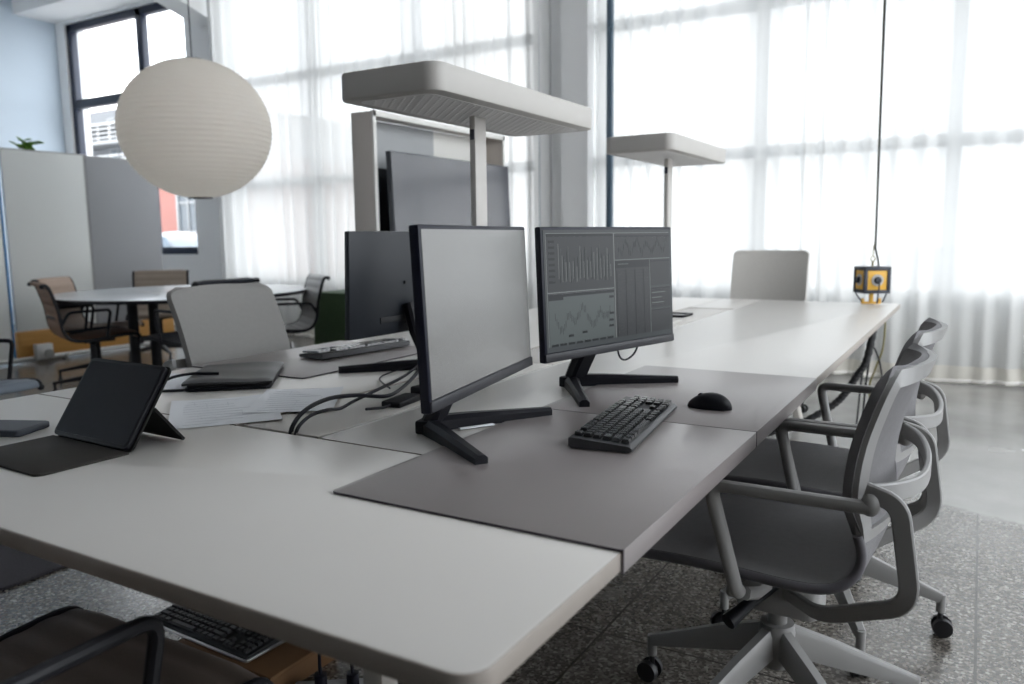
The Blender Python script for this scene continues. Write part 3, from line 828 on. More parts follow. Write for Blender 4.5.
# cords of the monitors
def cord(label, pts, r=.0035, m=None, cat='cable', name='cable', group=None):
    mb = MB(); mb.tube(pts, r, 8, 8); o = obj(name, mb, m or M['cable']); return tag(o, label, cat, group)
cord('thin black cord looping below the charts monitor', [(-.848,1.995,.92),(-.848,2.01,.85),(-.850,2.045,.818),(-.845,2.085,.815),(-.835,2.12,.84),(-.825,2.14,.92)], .0028)
cord('thin black cord along the foot of the monitor seen from behind', [(-1.50,1.98,ZT+.03),(-1.56,1.90,ZT+.008),(-1.52,1.80,ZT+.006),(-1.40,1.70,ZT+.006)], .0025)
cord('white cord hanging from the back of the rear-facing monitor', [(-1.545,2.12,.83),(-1.45,2.16,.815),(-1.38,2.22,.76),(-1.34,2.25,.745)], .003, M['white_plastic'])
cord('thick black cable rising from the tray slot, the upper of the pair', [(-1.292,1.222,.70),(-1.297,1.232,.745),(-1.312,1.29,.773),(-1.325,1.38,.782),(-1.318,1.47,.775),(-1.30,1.56,.758),(-1.33,1.66,.757),(-1.37,1.78,.775),(-1.40,1.86,.80),(-1.41,1.95,.82)], .0052)
cord('black cable rising from the tray slot, the lower of the pair', [(-1.278,1.222,.70),(-1.282,1.232,.742),(-1.30,1.29,.760),(-1.312,1.36,.760),(-1.335,1.43,.748),(-1.352,1.50,.752),(-1.355,1.60,.765),(-1.385,1.74,.773),(-1.43,1.88,.785),(-1.44,1.98,.80)], .0042)
t = thing('power_adapter', 'flat black power adapter lying on the cable tray behind the front monitor', 'adapter', (-1.265,1.585,ZT-.002), math.radians(8))
mb = MB(); mb.box((0,0,.008),(.055,.12,.016),.004); obj('case', mb, M['black_plastic'], t)
mb = MB(); mb.tube([(0,-.06,.008),(-.004,-.09,.007),(-.02,-.14,.012)], .0035, 8, 6); obj('cord', mb, M['cable'], t)
t = thing('power_adapter', 'second black adapter just behind the flat one, close to the front monitor', 'adapter', (-1.275,1.72,ZT-.002), math.radians(-6))
mb = MB(); mb.box((0,0,.013),(.06,.10,.026),.006); obj('case', mb, M['black_plastic'], t)
mb = MB(); mb.tube([(0,.05,.012),(.004,.10,.008),(.0,.16,.008)], .0035, 8, 6); obj('cord', mb, M['cable'], t)

# ------------------------------------------------------------------ keyboards
def keyboard(label, loc, rot, frame=None):
    """length along local x (Esc at -x), rows along local y (space bar at -y)"""
    t = thing('keyboard', label, 'keyboard', loc, rot, 'black full-size keyboards')
    L, D = .425, .130
    mb = MB()
    def prof(x0):
        pass
    # wedge body with rounded rims: section along y
    sec = [(-D/2,.004),(-D/2+.006,.0),(D/2-.006,.0),(D/2,.004),(D/2,.020),(D/2-.005,.0235),(-D/2+.006,.0135),(-D/2,.009)]
    ra = []
    for x, k in ((-L/2,.90),(-L/2+.004,1.0),(L/2-.004,1.0),(L/2,.90)):
        ra.append([mb.bm.verts.new((x, y*(.985 if k < 1 else 1), .012+(z-.012)*k)) for y, z in sec])
    for a, b in zip(ra, ra[1:]):
        for i in range(8): mb.bm.faces.new((a[i], a[(i+1)%8], b[(i+1)%8], b[i]))
    mb.bm.faces.new(ra[0]); mb.bm.faces.new(list(reversed(ra[-1])))
    obj('body', mb, M['kb_body'] if frame is None else M['black_matte'], t)
    if frame is not None:
        mb = MB(); mb.prism(rrect(-L/2-.007,-D/2-.006,L/2+.007,D/2+.006,.012,4), .0, .007, .0015); obj('case', mb, frame, t)
    k = MB(); u = .0188
    rows = [[1]*1+[0]+[1]*4+[-.5]+[1]*4+[-.5]+[1]*4, [1]*13+[2], [1.5]+[1]*12+[1.5], [1.75]+[1]*11+[2.25], [2.25]+[1]*10+[2.75], [1.25,1.25,1.25,6.25,1.25,1.25,1.25,1.25]]
    def key(x, y, w, h=.0155):
        z = .0155+(y+D/2)/D*.0095
        vs0 = [(x-w/2+.0012,y-h/2),(x+w/2-.0012,y-h/2),(x+w/2-.0012,y+h/2),(x-w/2+.0012,y+h/2)]
        a = [k.bm.verts.new((p[0],p[1],z)) for p in vs0]
        b = [k.bm.verts.new((x+(p[0]-x)*.80, y+(p[1]-y)*.80+.0006, z+.0068)) for p in vs0]
        for i in range(4): k.bm.faces.new((a[i],a[(i+1)%4],b[(i+1)%4],b[i]))
        k.bm.faces.new(b); k.bm.faces.new(list(reversed(a)))
    for ri, row in enumerate(rows):
        y = D/2-.017-ri*.0192; x = -L/2+.012
        for w in row:
            if w == 0: x += u; continue
            if w < 0: x += u*-w; continue
            key(x+w*u/2, y, w*u); x += w*u
        # navigation block and number pad
        xn = -L/2+.012+15.3*u
        cols = {0:3,1:3,2:3,3:0,4:1,5:3}[ri]
        for c in range(cols):
            cc = 1 if (ri == 4) else c
            key(xn+(cc+.5)*u, y, u)
        xp = xn+3.3*u
        if ri > 0:
            for c in range(4):
                if ri in (3,5) and c == 3: continue
                if xp+(c+.5)*u < L/2-.004: key(xp+(c+.5)*u, y, u)
    obj('keycaps', k, M['key'] if frame is None else M['key_matte'], t, 20)
    for sx in (-1,1):
        f = MB(); f.box((sx*.17,.05,-.0005),(.03,.008,.003),.001); obj('rubber_foot', f, M['black_matte'], t)
    return t
keyboard('black keyboard on the nearest desk pad in front of the blank monitor', (-.645,1.588,ZT+.0055), math.radians(97.3))
kb3 = keyboard('black keyboard on the far-side desk pad in front of the rear-facing monitor', (-1.975,2.215,ZT+.0065), math.radians(-97)+PI+PI)
# mouse
t = thing('computer_mouse', 'black wireless mouse on the desk pad beside the keyboard', 'mouse', (-.545,1.862,ZT+.0046), math.radians(176))
def mousefn(u, v):
    a = 2*PI*u; e = PI/2*v
    x = math.cos(a)*math.cos(e); y = math.sin(a)*math.cos(e)
    return Vector((.055*x, (.031+.002*x)*y*(1-.06*x*x), .0005+.037*math.sin(e)**.9*(1-.18*x-.12*x*x)))
mb = MB(); mb.grid(mousefn, 36, 14); obj('shell', mb, M['black_plastic'], t, 180)
mb = MB(); mb.cyl((.022,-.0035,.0275),(.022,.0035,.0275),.007,seg=18); obj('scroll_wheel', mb, M['chin'], t)
mb = MB(); mb.box((0,0,.001),(.09,.045,.002),.0008); obj('glide', mb, M['black_matte'], t)

# ------------------------------------------------------------------ tablet, phone, portfolio, papers
t = thing('tablet', 'black tablet propped up in a folded folio case on the near end desk', 'tablet', (-1.577,.938,ZT), math.radians(-2))
W = .28
def sheet(mb, pts, w, th, r=0):
    """a folded leaf: polyline pts in (y,z), width along x"""
    mb.sweep([(0,p[0],p[1]) for p in pts], [(-w/2,-th/2),(w/2,-th/2),(w/2,th/2),(-w/2,th/2)], None, True, False, (0,0,1))
mb = MB(); mb.prism(rrect(-W/2,-.178,W/2,.0,.016,5,(1,0,0,1)), .0004, .0055, .001); obj('case_flap', mb, M['folio_in'], t)
top = (0.098,.155)
mb = MB(); th = math.atan2(top[1]-.006, top[0]-.0)
Rm = Matrix.Translation((0,0,.008)) @ Matrix.Rotation(th, 4, 'X')
LL = math.hypot(*top)
mb.prism(rrect(-W/2+.004,0,W/2-.004,LL,.012,5), -.0045, .0045, .0012); mb.xform(Rm); body = obj('body', mb, M['black_plastic'], t)
mb = MB(); mb.prism(rrect(-W/2+.011,.008,W/2-.011,LL-.008,.006,4), .0046, .0052); mb.xform(Rm); obj('screen', mb, M['dark_glass'], t)
mb = MB(); mb.prism(rrect(-W/2,-.002,W/2,LL+.003,.014,5), -.0105, -.0055, .001); mb.xform(Rm); obj('case_back', mb, M['folio'], t)
# rear fold: from the middle of the back down to the desk behind
mid = Rm @ Vector((0,LL*.52,-.0115))
mb = MB(); d = Vector((0,.125-mid.y,.004-mid.z)); 
mb.sweep([(0,mid.y,mid.z),(0,.125,.004)], [(-W/2,-.003),(W/2,-.003),(W/2,.003),(-W/2,.003)], None, True, False, (0,1,1)); obj('case_stand', mb, M['folio'], t)
t = thing('phone', 'dark slate phone lying flat on the end desk left of the tablet', 'phone', (-1.90,.91,ZT), math.radians(24))
mb = MB(); mb.prism(rrect(-.105,-.052,.105,.052,.010,5), .0, .014, .003); obj('body', mb, M['slate'], t)
mb = MB(); mb.prism(rrect(-.101,-.048,.101,.048,.008,5), .0141, .0146); obj('screen', mb, M['slate'], t)

t = thing('portfolio', 'black leather portfolio folder lying on the desk in front of the grey chair', 'folder', (-1.918,1.612,ZT), math.radians(41))
mb = MB(); mb.prism(rrect(-.118,-.168,.118,.168,.016,5), .0005, .012, .004); mb.prism(rrect(-.235,-.150,-.05,.150,.012,5), .0005, .005, .0015); obj('back_cover', mb, M['black_plastic'], t)
def cover(u, v):
    x = -.122+.244*u; y = -.171+.342*v; e = min(1, min(u,1-u)*9, min(v,1-v)*12)
    return Vector((x, y, .0215+.007*e**.5+.0015*math.sin(u*6+v*4)+.001*math.sin(v*13+u*3)))
mb = MB(); mb.slab(cover, 24, 24, .006); obj('front_cover', mb, M['portfolio'], t)
mb = MB(); mb.prism(rrect(-.112,-.160,.1215,.160,.012,5), .006, .0215, .004); obj('page_stack', mb, M['black_matte'], t)
mb = MB(); mb.tube([(-.205,-.085,.012),(-.165,-.075,.030),(-.11,-.06,.036),(-.04,-.06,.033)], .0042, 8, 6); obj('pen_loop', mb, M['black_plastic'], t)
def sheetpaper(label, cx, cy, rot, w, h, z, lines=True, curl=.0):
    t = thing('paper_sheet', label, 'paper', (cx,cy,z), rot, 'loose papers beside the portfolio')
    def fn(u, v): return Vector(((u-.5)*w, (v-.5)*h, .0012+curl*(abs(u-.5)*2)**3*(.4+.6*v)+.0006*math.sin(u*9)*math.sin(v*7)))
    mb = MB(); mb.slab(fn, 14, 14, .0006); obj('sheet', mb, M['paper'], t, 60)
    if lines:
        q = MB(); rr = random.Random(int(cx*1000))
        for k in range(11):
            yy = (k/11-.42)*h; x0 = -w*.38; x1 = x0+rr.uniform(.3,.75)*w
            q.box(((x0+x1)/2,yy,.0022+curl*.1),(x1-x0,.0022,.0003))
        for k in range(4): q.box((rr.uniform(-.3,.3)*w,rr.uniform(-.4,.4)*h,.0023),(.002,.05,.0003))
        obj('print', q, M['ink'], t, 0)
    return t
sheetpaper('white paper sheet spread beside the tablet, in front of the portfolio', -1.60,1.30,math.radians(52),.25,.33,ZT, True, .004)
sheetpaper('white paper sheet partly over the cable tray behind the black cables', -1.525,1.475,math.radians(37),.21,.297,ZT+.0022, True, .003)
sheetpaper('blank white page sticking out of the portfolio next to the tablet', -2.035,1.505,math.radians(41),.15,.275,ZT+.0055, False, .002)

# ------------------------------------------------------------------ task chairs
def task_chair(label, loc, rot, lift=0.0, group='pale grey task chairs', back_m=None, legrot=0, bext=0.0, pw=6, lean=.004, bw=.222):
    t = thing('task_chair', label, 'chair', loc, rot, group)
    z0 = lift
    # base
    mb = MB(); mb.lathe([(0,.155),(.030,.155),(.036,.180),(.042,.24),(.038,.262),(0,.262)]); mb.cyl((0,0,.24),(0,0,.395+z0),.022); obj('column', mb, M['chair_frame'], t)
    for k in range(5):
        a = math.radians(legrot+72*k); d = Vector((math.cos(a),math.sin(a),0))
        mb = MB()
        pts = [d*.015+V(0,0,.225), d*.13+V(0,0,.185), d*.322+V(0,0,.115)]
        mb.sweep(pts, [(-1,-1),(1,-1),(1,.6),(.6,1),(-.6,1),(-1,.6)], [(.017,.034),(.016,.029),(.013,.013)], True, False, (0,0,1))
        mb.cyl(d*.324+V(0,0,.125), d*.324+V(0,0,.072), .0125, seg=14)
        obj('base_leg', mb, M['chair_frame'], t)
        sd = Vector((-d.y,d.x,0)); c = d*.330+V(0,0,.029)
        mb = MB(); mb.cyl(c-sd*.009, c+sd*.009, .020, seg=16); mb.cyl(d*.324+V(0,0,.030), d*.324+V(0,0,.075), .007, seg=10)
        ca = obj('caster', mb, M['caster'], t)
        for q in (-1,1):
            w = MB(); w.cyl(c+sd*q*.010, c+sd*q*.024, .028, .026, seg=20); obj('wheel', w, M['caster'], ca)
    # mechanism, lever
    mb = MB(); mb.prism(rrect(-.10,-.060,.09,.060,.03,5), .300+z0, .405+z0, .014); mb.box((.0,0,.425+z0),(.16,.10,.05),.006)
    for sg in (-1,1): mb.band([(.02,sg*.03,.372+z0),(.022,sg*.16,.395+z0),(.022,sg*.255,.432+z0)], .05, .028, (0,0,1))
    obj('mechanism', mb, M['chair_frame'], t)
    mb = MB(); mb.tube([(-.01,.05,.375+z0),(.03,.125,.352+z0),(.062,.185,.325+z0)], [.010,.013,.018], 12, 0); obj('lever', mb, M['black_plastic'], t)
    mb = MB(); mb.cyl((-.045,.056,.365+z0),(-.045,.0625,.365+z0),.009,seg=14); obj('bolt', mb, M['black_matte'], t)
    # one continuous shell: seat that turns up into the backrest
    top = .905+bext
    ctl = [(.290,.436),(.262,.452),(.10,.458),(-.07,.452),(-.150,.458),(-.190,.486),(-.202,.530),(-.192,.592),(-.178,.655),(-.186-.25*lean,.75),(-.208-.62*lean,.75+.55*(top-.75)),(-.232-lean,top)]
    prof = [(p.x, p.y) for p in spline([Vector((x, z, 0)) for x, z in ctl], 10)]
    acc = [0.0]
    for p, q in zip(prof, prof[1:]): acc.append(acc[-1]+math.hypot(q[0]-p[0], q[1]-p[1]))
    tot = acc[-1]
    def at(d):
        d = min(max(d, 0), tot); i = 0
        while i < len(acc)-2 and acc[i+1] < d: i += 1
        f = (d-acc[i])/max(1e-9, acc[i+1]-acc[i])
        return prof[i][0]+(prof[i+1][0]-prof[i][0])*f, prof[i][1]+(prof[i+1][1]-prof[i][1])*f
    dsplit = next(acc[i] for i in range(len(prof)) if prof[i][1] > .575 and prof[i][0] < -.1)
    def smooth(t): t = min(1, max(0, t)); return t*t*(3-2*t)
    def halfw(d):
        x, z = at(d)
        wv = .238
        bend = dsplit-.05
        wv -= .030*math.exp(-((d-bend)/.085)**2)
        wv += (bw-.222)*smooth((d-dsplit)/.1)
        r1 = .05
        if d < r1: wv -= r1-math.sqrt(max(0, r1*r1-(r1-d)**2))
        r2 = .34/pw; e = tot-d
        if e < r2: wv -= r2-math.sqrt(max(0, r2*r2-(r2-e)**2))
        return wv
    def shell(a_, d, off=0.0):
        x, z = at(d); k = smooth((d-(dsplit-.10))/.16)
        x += -.045*(1-a_*a_)*k+.004*k
        z += .012*a_*a_*(1-k)
        return Vector((x+off*k, a_*halfw(d), z+z0+off*(1-k)))
    mb = MB(); mb.slab(lambda u, v: shell(2*v-1, u*(dsplit+.006)), 34, 14, .018); obj('seat', mb, M['chair_fabric'], t, 60)
    mb = MB(); mb.slab(lambda u, v: shell(2*v-1, dsplit+(tot-dsplit)*u, .0), 26, 14, .018); obj('backrest', mb, back_m or M['chair_fabric'], t, 60)
    rim = [shell(-1, dsplit*(1-i/40), -.002) for i in range(41)]+[shell(-1+2*i/14, 0, -.002) for i in range(1, 14)]+[shell(1, dsplit*i/40, -.002) for i in range(41)]
    mb = MB(); mb.tube(rim, .0105, 8); obj('seat_rim', mb, M['chair_rim'], t, 60)
    # paler frame on the rear of the backrest
    N = 26; d0 = dsplit-.01
    out = [(-1, d0+(tot-d0)*i/N) for i in range(N)]+[(-1+2*i/14, tot) for i in range(14)]+[(1, tot-(tot-d0)*i/N) for i in range(N)]+[(1-2*i/14, d0) for i in range(14)]
    def inn(a_, d):
        w_ = .030; return (a_*(1-w_/max(.05, halfw(min(max(d, d0+w_), tot-w_)))), min(max(d, d0+w_*.8), tot-w_*1.1))
    ring = [shell(a_, d, -.020) for a_, d in out]; rin = [shell(*inn(a_, d), -.022) for a_, d in out]
    mb = MB()
    A = [mb.bm.verts.new(p) for p in ring]; B = [mb.bm.verts.new(p) for p in rin]
    A2 = [mb.bm.verts.new(p+V(.014,0,0)) for p in ring]; B2 = [mb.bm.verts.new(p+V(.011,0,0)) for p in rin]
    n = len(ring)
    for i in range(n):
        j = (i+1) % n
        mb.bm.faces.new((A[i],A[j],B[j],B[i])); mb.bm.faces.new((A2[i],B2[i],B2[j],A2[j])); mb.bm.faces.new((A[i],A2[i],A2[j],A[j])); mb.bm.faces.new((B[i],B[j],B2[j],B2[i]))
    obj('back_frame', mb, M['chair_frame'], t, 50)
    # curved lumbar band joining both sides
    mb = MB(); pts = [(-.222, .274,.686+z0),(-.258,.215,.680+z0),(-.284,.11,.668+z0),(-.291,0,.663+z0),(-.284,-.11,.668+z0),(-.258,-.215,.680+z0),(-.222,-.274,.686+z0)]
    mb.band(pts, .012, .036, (0,0,1), 6); obj('lumbar_band', mb, M['chair_frame'], t)
    for sg in (-1,1):
        # flat side hoop: from under the seat backwards, up and forwards to the arm joint
        pts = fillet([(-.03,sg*.058,.362+z0),(-.13,sg*.195,.392+z0),(-.298,sg*.280,.488+z0),(-.270,sg*.284,.676+z0),(-.212,sg*.280,.692+z0)], .05, 7)
        mb2 = MB()
        # keep the strip's broad face sideways along the whole hoop
        ups = []
        for i in range(len(pts)):
            a_ = pts[min(i+1,len(pts)-1)]-pts[max(i-1,0)]
            side = Vector((0,1,0)); nn = side.cross(a_); ups.append(nn.normalized() if nn.length > 1e-6 else Vector((0,0,1)))
        mb2.band(pts, .014, .034, ups, 0)
        obj('side_hoop', mb2, M['chair_frame'], t)
        mb = MB(); pts = fillet([(-.222,sg*.286,.662+z0),(.075,sg*.292,.662+z0),(.02,sg*.275,.440+z0),(.02,sg*.24,.425+z0)], .03, 6)
        mb.sweep(pts, [(math.cos(2*PI*i/12), .8*math.sin(2*PI*i/12)) for i in range(12)], .0155, True, False, None)
        mb.ball((-.222,sg*.284,.668+z0),.0175,14,(1.0,.9,1.3))
        obj('armrest', mb, M['chair_frame'], t)
    return t
task_chair('pale grey task chair with loop arms, closest to the near corner of the desk', (-.362,1.82,0), math.radians(178.5), legrot=-6)
task_chair('pale grey task chair tucked behind the nearer one on the right side of the desk', (-.362,2.44,0), math.radians(179), legrot=46)
task_chair('pale grey task chair on the far side of the desk by the portfolio', (-2.345,2.145,0), math.radians(-4), .015, back_m=M['back_fabric'], bext=.06, pw=7, lean=.075)
task_chair('pale grey task chair at the far short end of the long desk', (-1.255,5.42,0), -PI/2, .0, back_m=M['backlit_back'], bext=.14, pw=12, bw=.240, lean=.03)

# ------------------------------------------------------------------ ribbed meeting chairs
def ribbed_chair(label, loc, rot, sling, group='ribbed sling chairs', lift=0.0, legrot=20):
    t = thing('sling_chair', label, 'chair', loc, rot, group)
    prof = [(.285,.425),(.275,.447),(.235,.458),(.10,.448),(-.05,.432),(-.14,.430),(-.205,.455),(-.240,.515),(-.252,.58),(-.262,.66),(-.285,.75),(-.308,.825),(-.330,.852),(-.352,.846)]
    path = [Vector((x,0,z+lift)) for x, z in spline([Vector((a,b,0)) for a, b in prof], 9) and [(p.x,p.y) for p in spline([Vector((a,b,0)) for a, b in prof], 9)]]
    # arc length for the ribs
    acc = [0]
    for a, b in zip(path, path[1:]): acc.append(acc[-1]+(b-a).length)
    tot = acc[-1]; ribs = 15
    W = .245
    mb = MB()
    def pt(i, y, sg):
        a = path[max(0,i-1)]; b = path[min(len(path)-1,i+1)]; tt = (b-a).normalized(); n = Vector((-tt.z,0,tt.x))
        if n.z < 0 and i < 40: n = -n
        h = .009+.007*abs(math.sin(PI*ribs*acc[i]/tot))
        return path[i]+Vector((0,y,0))+n*h*sg*(1 if abs(y) < W*.97 else .6)
    ny = 8; n = len(path)
    G = {}
    for sg in (1,-1):
        for i in range(n):
            for j in range(ny+1): G[(sg,i,j)] = mb.bm.verts.new(pt(i,-W+2*W*j/ny,sg))
    for sg in (1,-1):
        for i in range(n-1):
            for j in range(ny): mb.bm.faces.new((G[(sg,i,j)],G[(sg,i+1,j)],G[(sg,i+1,j+1)],G[(sg,i,j+1)]))
    for i in range(n-1):
        for j in (0,ny): mb.bm.faces.new((G[(1,i,j)],G[(1,i+1,j)],G[(-1,i+1,j)],G[(-1,i,j)]))
    for i in (0,n-1):
        for j in range(ny): mb.bm.faces.new((G[(1,i,j)],G[(1,i,j+1)],G[(-1,i,j+1)],G[(-1,i,j)]))
    obj('sling', mb, sling, t, 60)
    for sg in (-1,1):
        mb = MB(); mb.tube([p+Vector((0,sg*(W+.012),0)) for p in path[::3]], .0125, 10, 0); mb.ball(path[0]+Vector((0,sg*(W+.012),0)),.017,12); mb.ball(path[-1]+Vector((0,sg*(W+.012),0)),.017,12)
        obj('side_rail', mb, M['black_metal'], t)
        mb = MB(); y = sg*(W+.022)
        mb.tube(fillet([(-.248,y,.56+lift),(-.20,y+sg*.012,.650+lift),(.085,y+sg*.012,.655+lift),(.045,y,.43+lift)], .035, 6), .011, 10, 0); obj('armrest', mb, M['black_metal'], t)
    mb = MB(); mb.tube([(-.245,-W,.60+lift),(-.285,0,.605+lift),(-.245,W,.60+lift)], .011, 10, 6); mb.tube([(.10,-W,.425+lift),(.04,-.05,.405+lift),(.04,.05,.405+lift),(.10,W,.425+lift)], .012, 10, 4); mb.tube([(-.10,-W,.42+lift),(-.03,-.05,.405+lift),(-.03,.05,.405+lift),(-.10,W,.42+lift)], .012, 10, 4)
    obj('spreader', mb, M['black_metal'], t)
    mb = MB(); mb.cyl((0,0,.08),(0,0,.40+lift),.026,.022,seg=18); mb.lathe([(0,.36),(.05,.40),(.05,.412),(0,.412)],(0,0,lift)); obj('pedestal', mb, M['black_metal'], t)
    for k in range(4):
        a = math.radians(legrot+90*k); d = Vector((math.cos(a),math.sin(a),0))
        mb = MB(); mb.sweep([d*.0+V(0,0,.115),d*.12+V(0,0,.105),d*.31+V(0,0,.075)], [(-1,-1),(1,-1),(1,.5),(.5,1),(-.5,1),(-1,.5)], [(.026,.022),(.020,.016),(.014,.010)], True, False, (0,0,1))
        mb.cyl(d*.30+V(0,0,.075),d*.30+V(0,0,.02),.011,seg=12)
        lg = obj('base_leg', mb, M['black_metal'], t)
        mb = MB(); mb.cyl(d*.30+V(0,0,.02),d*.30+V(0,0,.0),.017,seg=14); obj('glide', mb, M['black_matte'], lg)
    return t
cr_ = math.atan2(.507,.862)     # direction that reads as rightwards in the room's far corner
ribbed_chair('brown ribbed leather chair turned sideways at the left end of the round table', (-5.93,3.62,0), math.radians(70), M['brown_sling'], legrot=60)
ribbed_chair('tan ribbed leather chair just behind the brown one at the round table', (-6.52,4.02,0), math.radians(32), M['tan_sling'])
ribbed_chair('taupe ribbed chair on the far side of the round table below the window', (-7.05,5.02,0), math.radians(-42), M['taupe_sling'])
ribbed_chair('black ribbed chair at the round table, mostly hidden by the grey task chair', (-4.83,3.74,0), PI, M['black_sling'], lift=.03)
ribbed_chair('grey ribbed leather chair in side view in front of the left curtain', (-4.98,4.66,0), math.radians(238), M['grey_sling'])
ribbed_chair('blue grey ribbed chair with black arm, cut off at the left behind the desk', (-4.36,1.92,0), cr_-.35, M['blue_sling'], legrot=45)
ribbed_chair('dark brown ribbed leather chair pushed under the near end of the desk', (-1.215,.548,0), PI/2, M['dark_brown_sling'], legrot=45)

# ------------------------------------------------------------------ round table
t = thing('meeting_table', 'white round-ended meeting table on black legs under the paper lantern', 'table', (-5.79,4.37,0), cr_)
mb = MB(); mb.mi = 1
mb.prism([(1.02*math.cos(2*PI*i/72), 1.04*math.sin(2*PI*i/72)) for i in range(72)], .712, .74, .004, 0); obj('tabletop', mb, [M['table_top'], M['black_metal']], t)
for sx in (-.36,.40):
    for q in (-.07,.07):
        mb = MB(); mb.cyl((sx+q,q*.6,.04),(sx+q,q*.6,.71),.042,seg=18); obj('leg', mb, M['black_metal'], t)
    mb = MB(); mb.band([(sx,-.42,.03),(sx,-.15,.055),(sx,.15,.055),(sx,.42,.03)], .09, .035, (0,0,1), 4); mb.box((sx,0,.70),(.09,.9,.022),.004)
    for q in (-.40,.40): mb.cyl((sx,q,.0),(sx,q,.03),.025,seg=14)
    obj('foot', mb, M['black_metal'], t)
for k, (a,b) in enumerate(((-.30,-.05),(-.14,-.22))):
    mb = MB(); mb.cyl((a,b,.738),(a,b,.742),.035,seg=20); obj('grommet', mb, M['grey_plastic'], t)

# paper lantern
LC = Vector((-5.34,4.235,2.022)); LR = .565; LH = .53
t = thing('paper_lantern', 'huge round white paper lantern hanging over the meeting table', 'lamp', LC)
mb = MB(); n = 38; prof = []
for i in range(n*4+1):
    a = -PI/2+.16+(PI-.32)*i/(n*4)
    bump = -.0065*(1-abs(math.sin(PI*i/4)))**1.0 if True else 0
    bump = .0095*abs(math.sin(PI*i/4))
    prof.append(((LR-.004+bump)*math.cos(a), LH*math.sin(a)))
mb.lathe(prof, (0,0,0), 72); obj('shade', mb, M['washi'], t, 180)
mb = MB()
for s_ in (-1,1):
    z = s_*LH*math.sin(PI/2-.16); r = LR*math.cos(PI/2-.16)
    mb.tube([(r*math.cos(2*PI*i/24), r*math.sin(2*PI*i/24), z) for i in range(24)], .006, 6, 0, True)
mb.tube([(-.09,0,LH*.985),(-.05,0,.2),(0,0,.14),(.05,0,.2),(.09,0,LH*.985)], .004, 6, 6)
obj('ring', mb, M['black_metal'], t)
mb = MB(); mb.lathe([(0,-.06),(.035,-.045),(.045,0),(.03,.05),(.018,.08),(.018,.14),(0,.14)]); obj('bulb', mb, M['white_plastic'], t)
mb = MB(); mb.tube([(0,0,.14),(0,0,4.999-LC.z)], .0045, 8); obj('cord', mb, M['black_matte'], t)
for k in range(6):
    a = math.radians(20+60*k); mb = MB()
    mb.tube([((LR+.0015)*math.cos(b)*math.cos(a),(LR+.0015)*math.cos(b)*math.sin(a),LH*math.sin(b)) for b in [-1.40+2.80*i/40 for i in range(41)]], .0012, 6)
    obj('seam', mb, M['washi'], t)

# ------------------------------------------------------------------ framed unit with leaning screens, green pouf
t = thing('display_frame', 'white box frame with beige side standing behind the larger desk lamp', 'frame', (-3.6,4.28,0))
mb = MB(); mb.box((-.095,.01,1.01),(.19,.02,2.02),.002); obj('side_panel', mb, M['beige_board'], t)
mb = MB(); mb.box((-.095,1.72,1.01),(.19,.02,2.02),.002); obj('side_panel', mb, M['beige_board'], t)
mb = MB(); mb.box((-.095,.865,2.01),(.19,1.69,.02),.002); obj('top_panel', mb, M['beige_board'], t)
mb = MB(); mb.box((-.095,.865,.03),(.19,1.69,.06),.002); obj('bottom_panel', mb, M['beige_board'], t)
mb = MB()
for c, d in (((.004,.012,1.01),(.012,.030,2.03)),((.004,1.715,1.01),(.012,.030,2.03)),((.004,.865,2.006),(.012,1.735,.04)),((.004,.865,.04),(.012,1.735,.05))): mb.box(c, d, .001)
obj('front_frame', mb, M['white_frame'], t)
mb = MB(); mb.box((-.183,.48,1.0),(.012,.92,1.99)); obj('back_panel', mb, M['grey_board'], t)
mb = MB(); mb.box((-.183,1.325,1.0),(.012,.77,1.99)); obj('back_panel', mb, M['white_frame'], t)
def leaning_tv(label, x, y0, y1, ztop, gm, lean, bottom):
    t = thing('flat_screen', label, 'screen', (x,(y0+y1)/2,bottom))
    Wd = y1-y0; Hh = (ztop-bottom)/math.cos(lean)
    T = Matrix.Rotation(-lean,4,'Y')
    mb = MB(); mb.box((-.02,0,Hh/2),(.04,Wd,Hh),.004); mb.xform(T); obj('housing', mb, M['tv_body'], t)
    mb = MB(); mb.box((.001,0,Hh/2),(.003,Wd-.016,Hh-.016)); mb.xform(T); obj('panel', mb, gm, t, 0)
    return t
tv = leaning_tv('large dark flat screen leaning in the box frame, reflecting the curtains', -3.46, 4.34, 5.92, 1.755, M['tv'], math.radians(2), .42)
mb = MB(); mb.box((-.02,-.45,-.21),(.18,.06,.42),.005); mb.box((-.02,.45,-.21),(.18,.06,.42),.005); mb.box((-.02,0,-.02),(.06,1.0,.04),.004); obj('stand', mb, M['tv_body'], tv)
tv2 = leaning_tv('black flat screen just behind the reflecting one, only its left edge showing', -3.70, 4.33, 5.3, 1.66, M['tv_body'], math.radians(1), .065)
mb = MB(); mb.box((-.02,-.42,1.46),(.004,.035,.05),.001); obj('sticker', mb, M['white_plastic'], tv2)['label'] = 'white sticker'

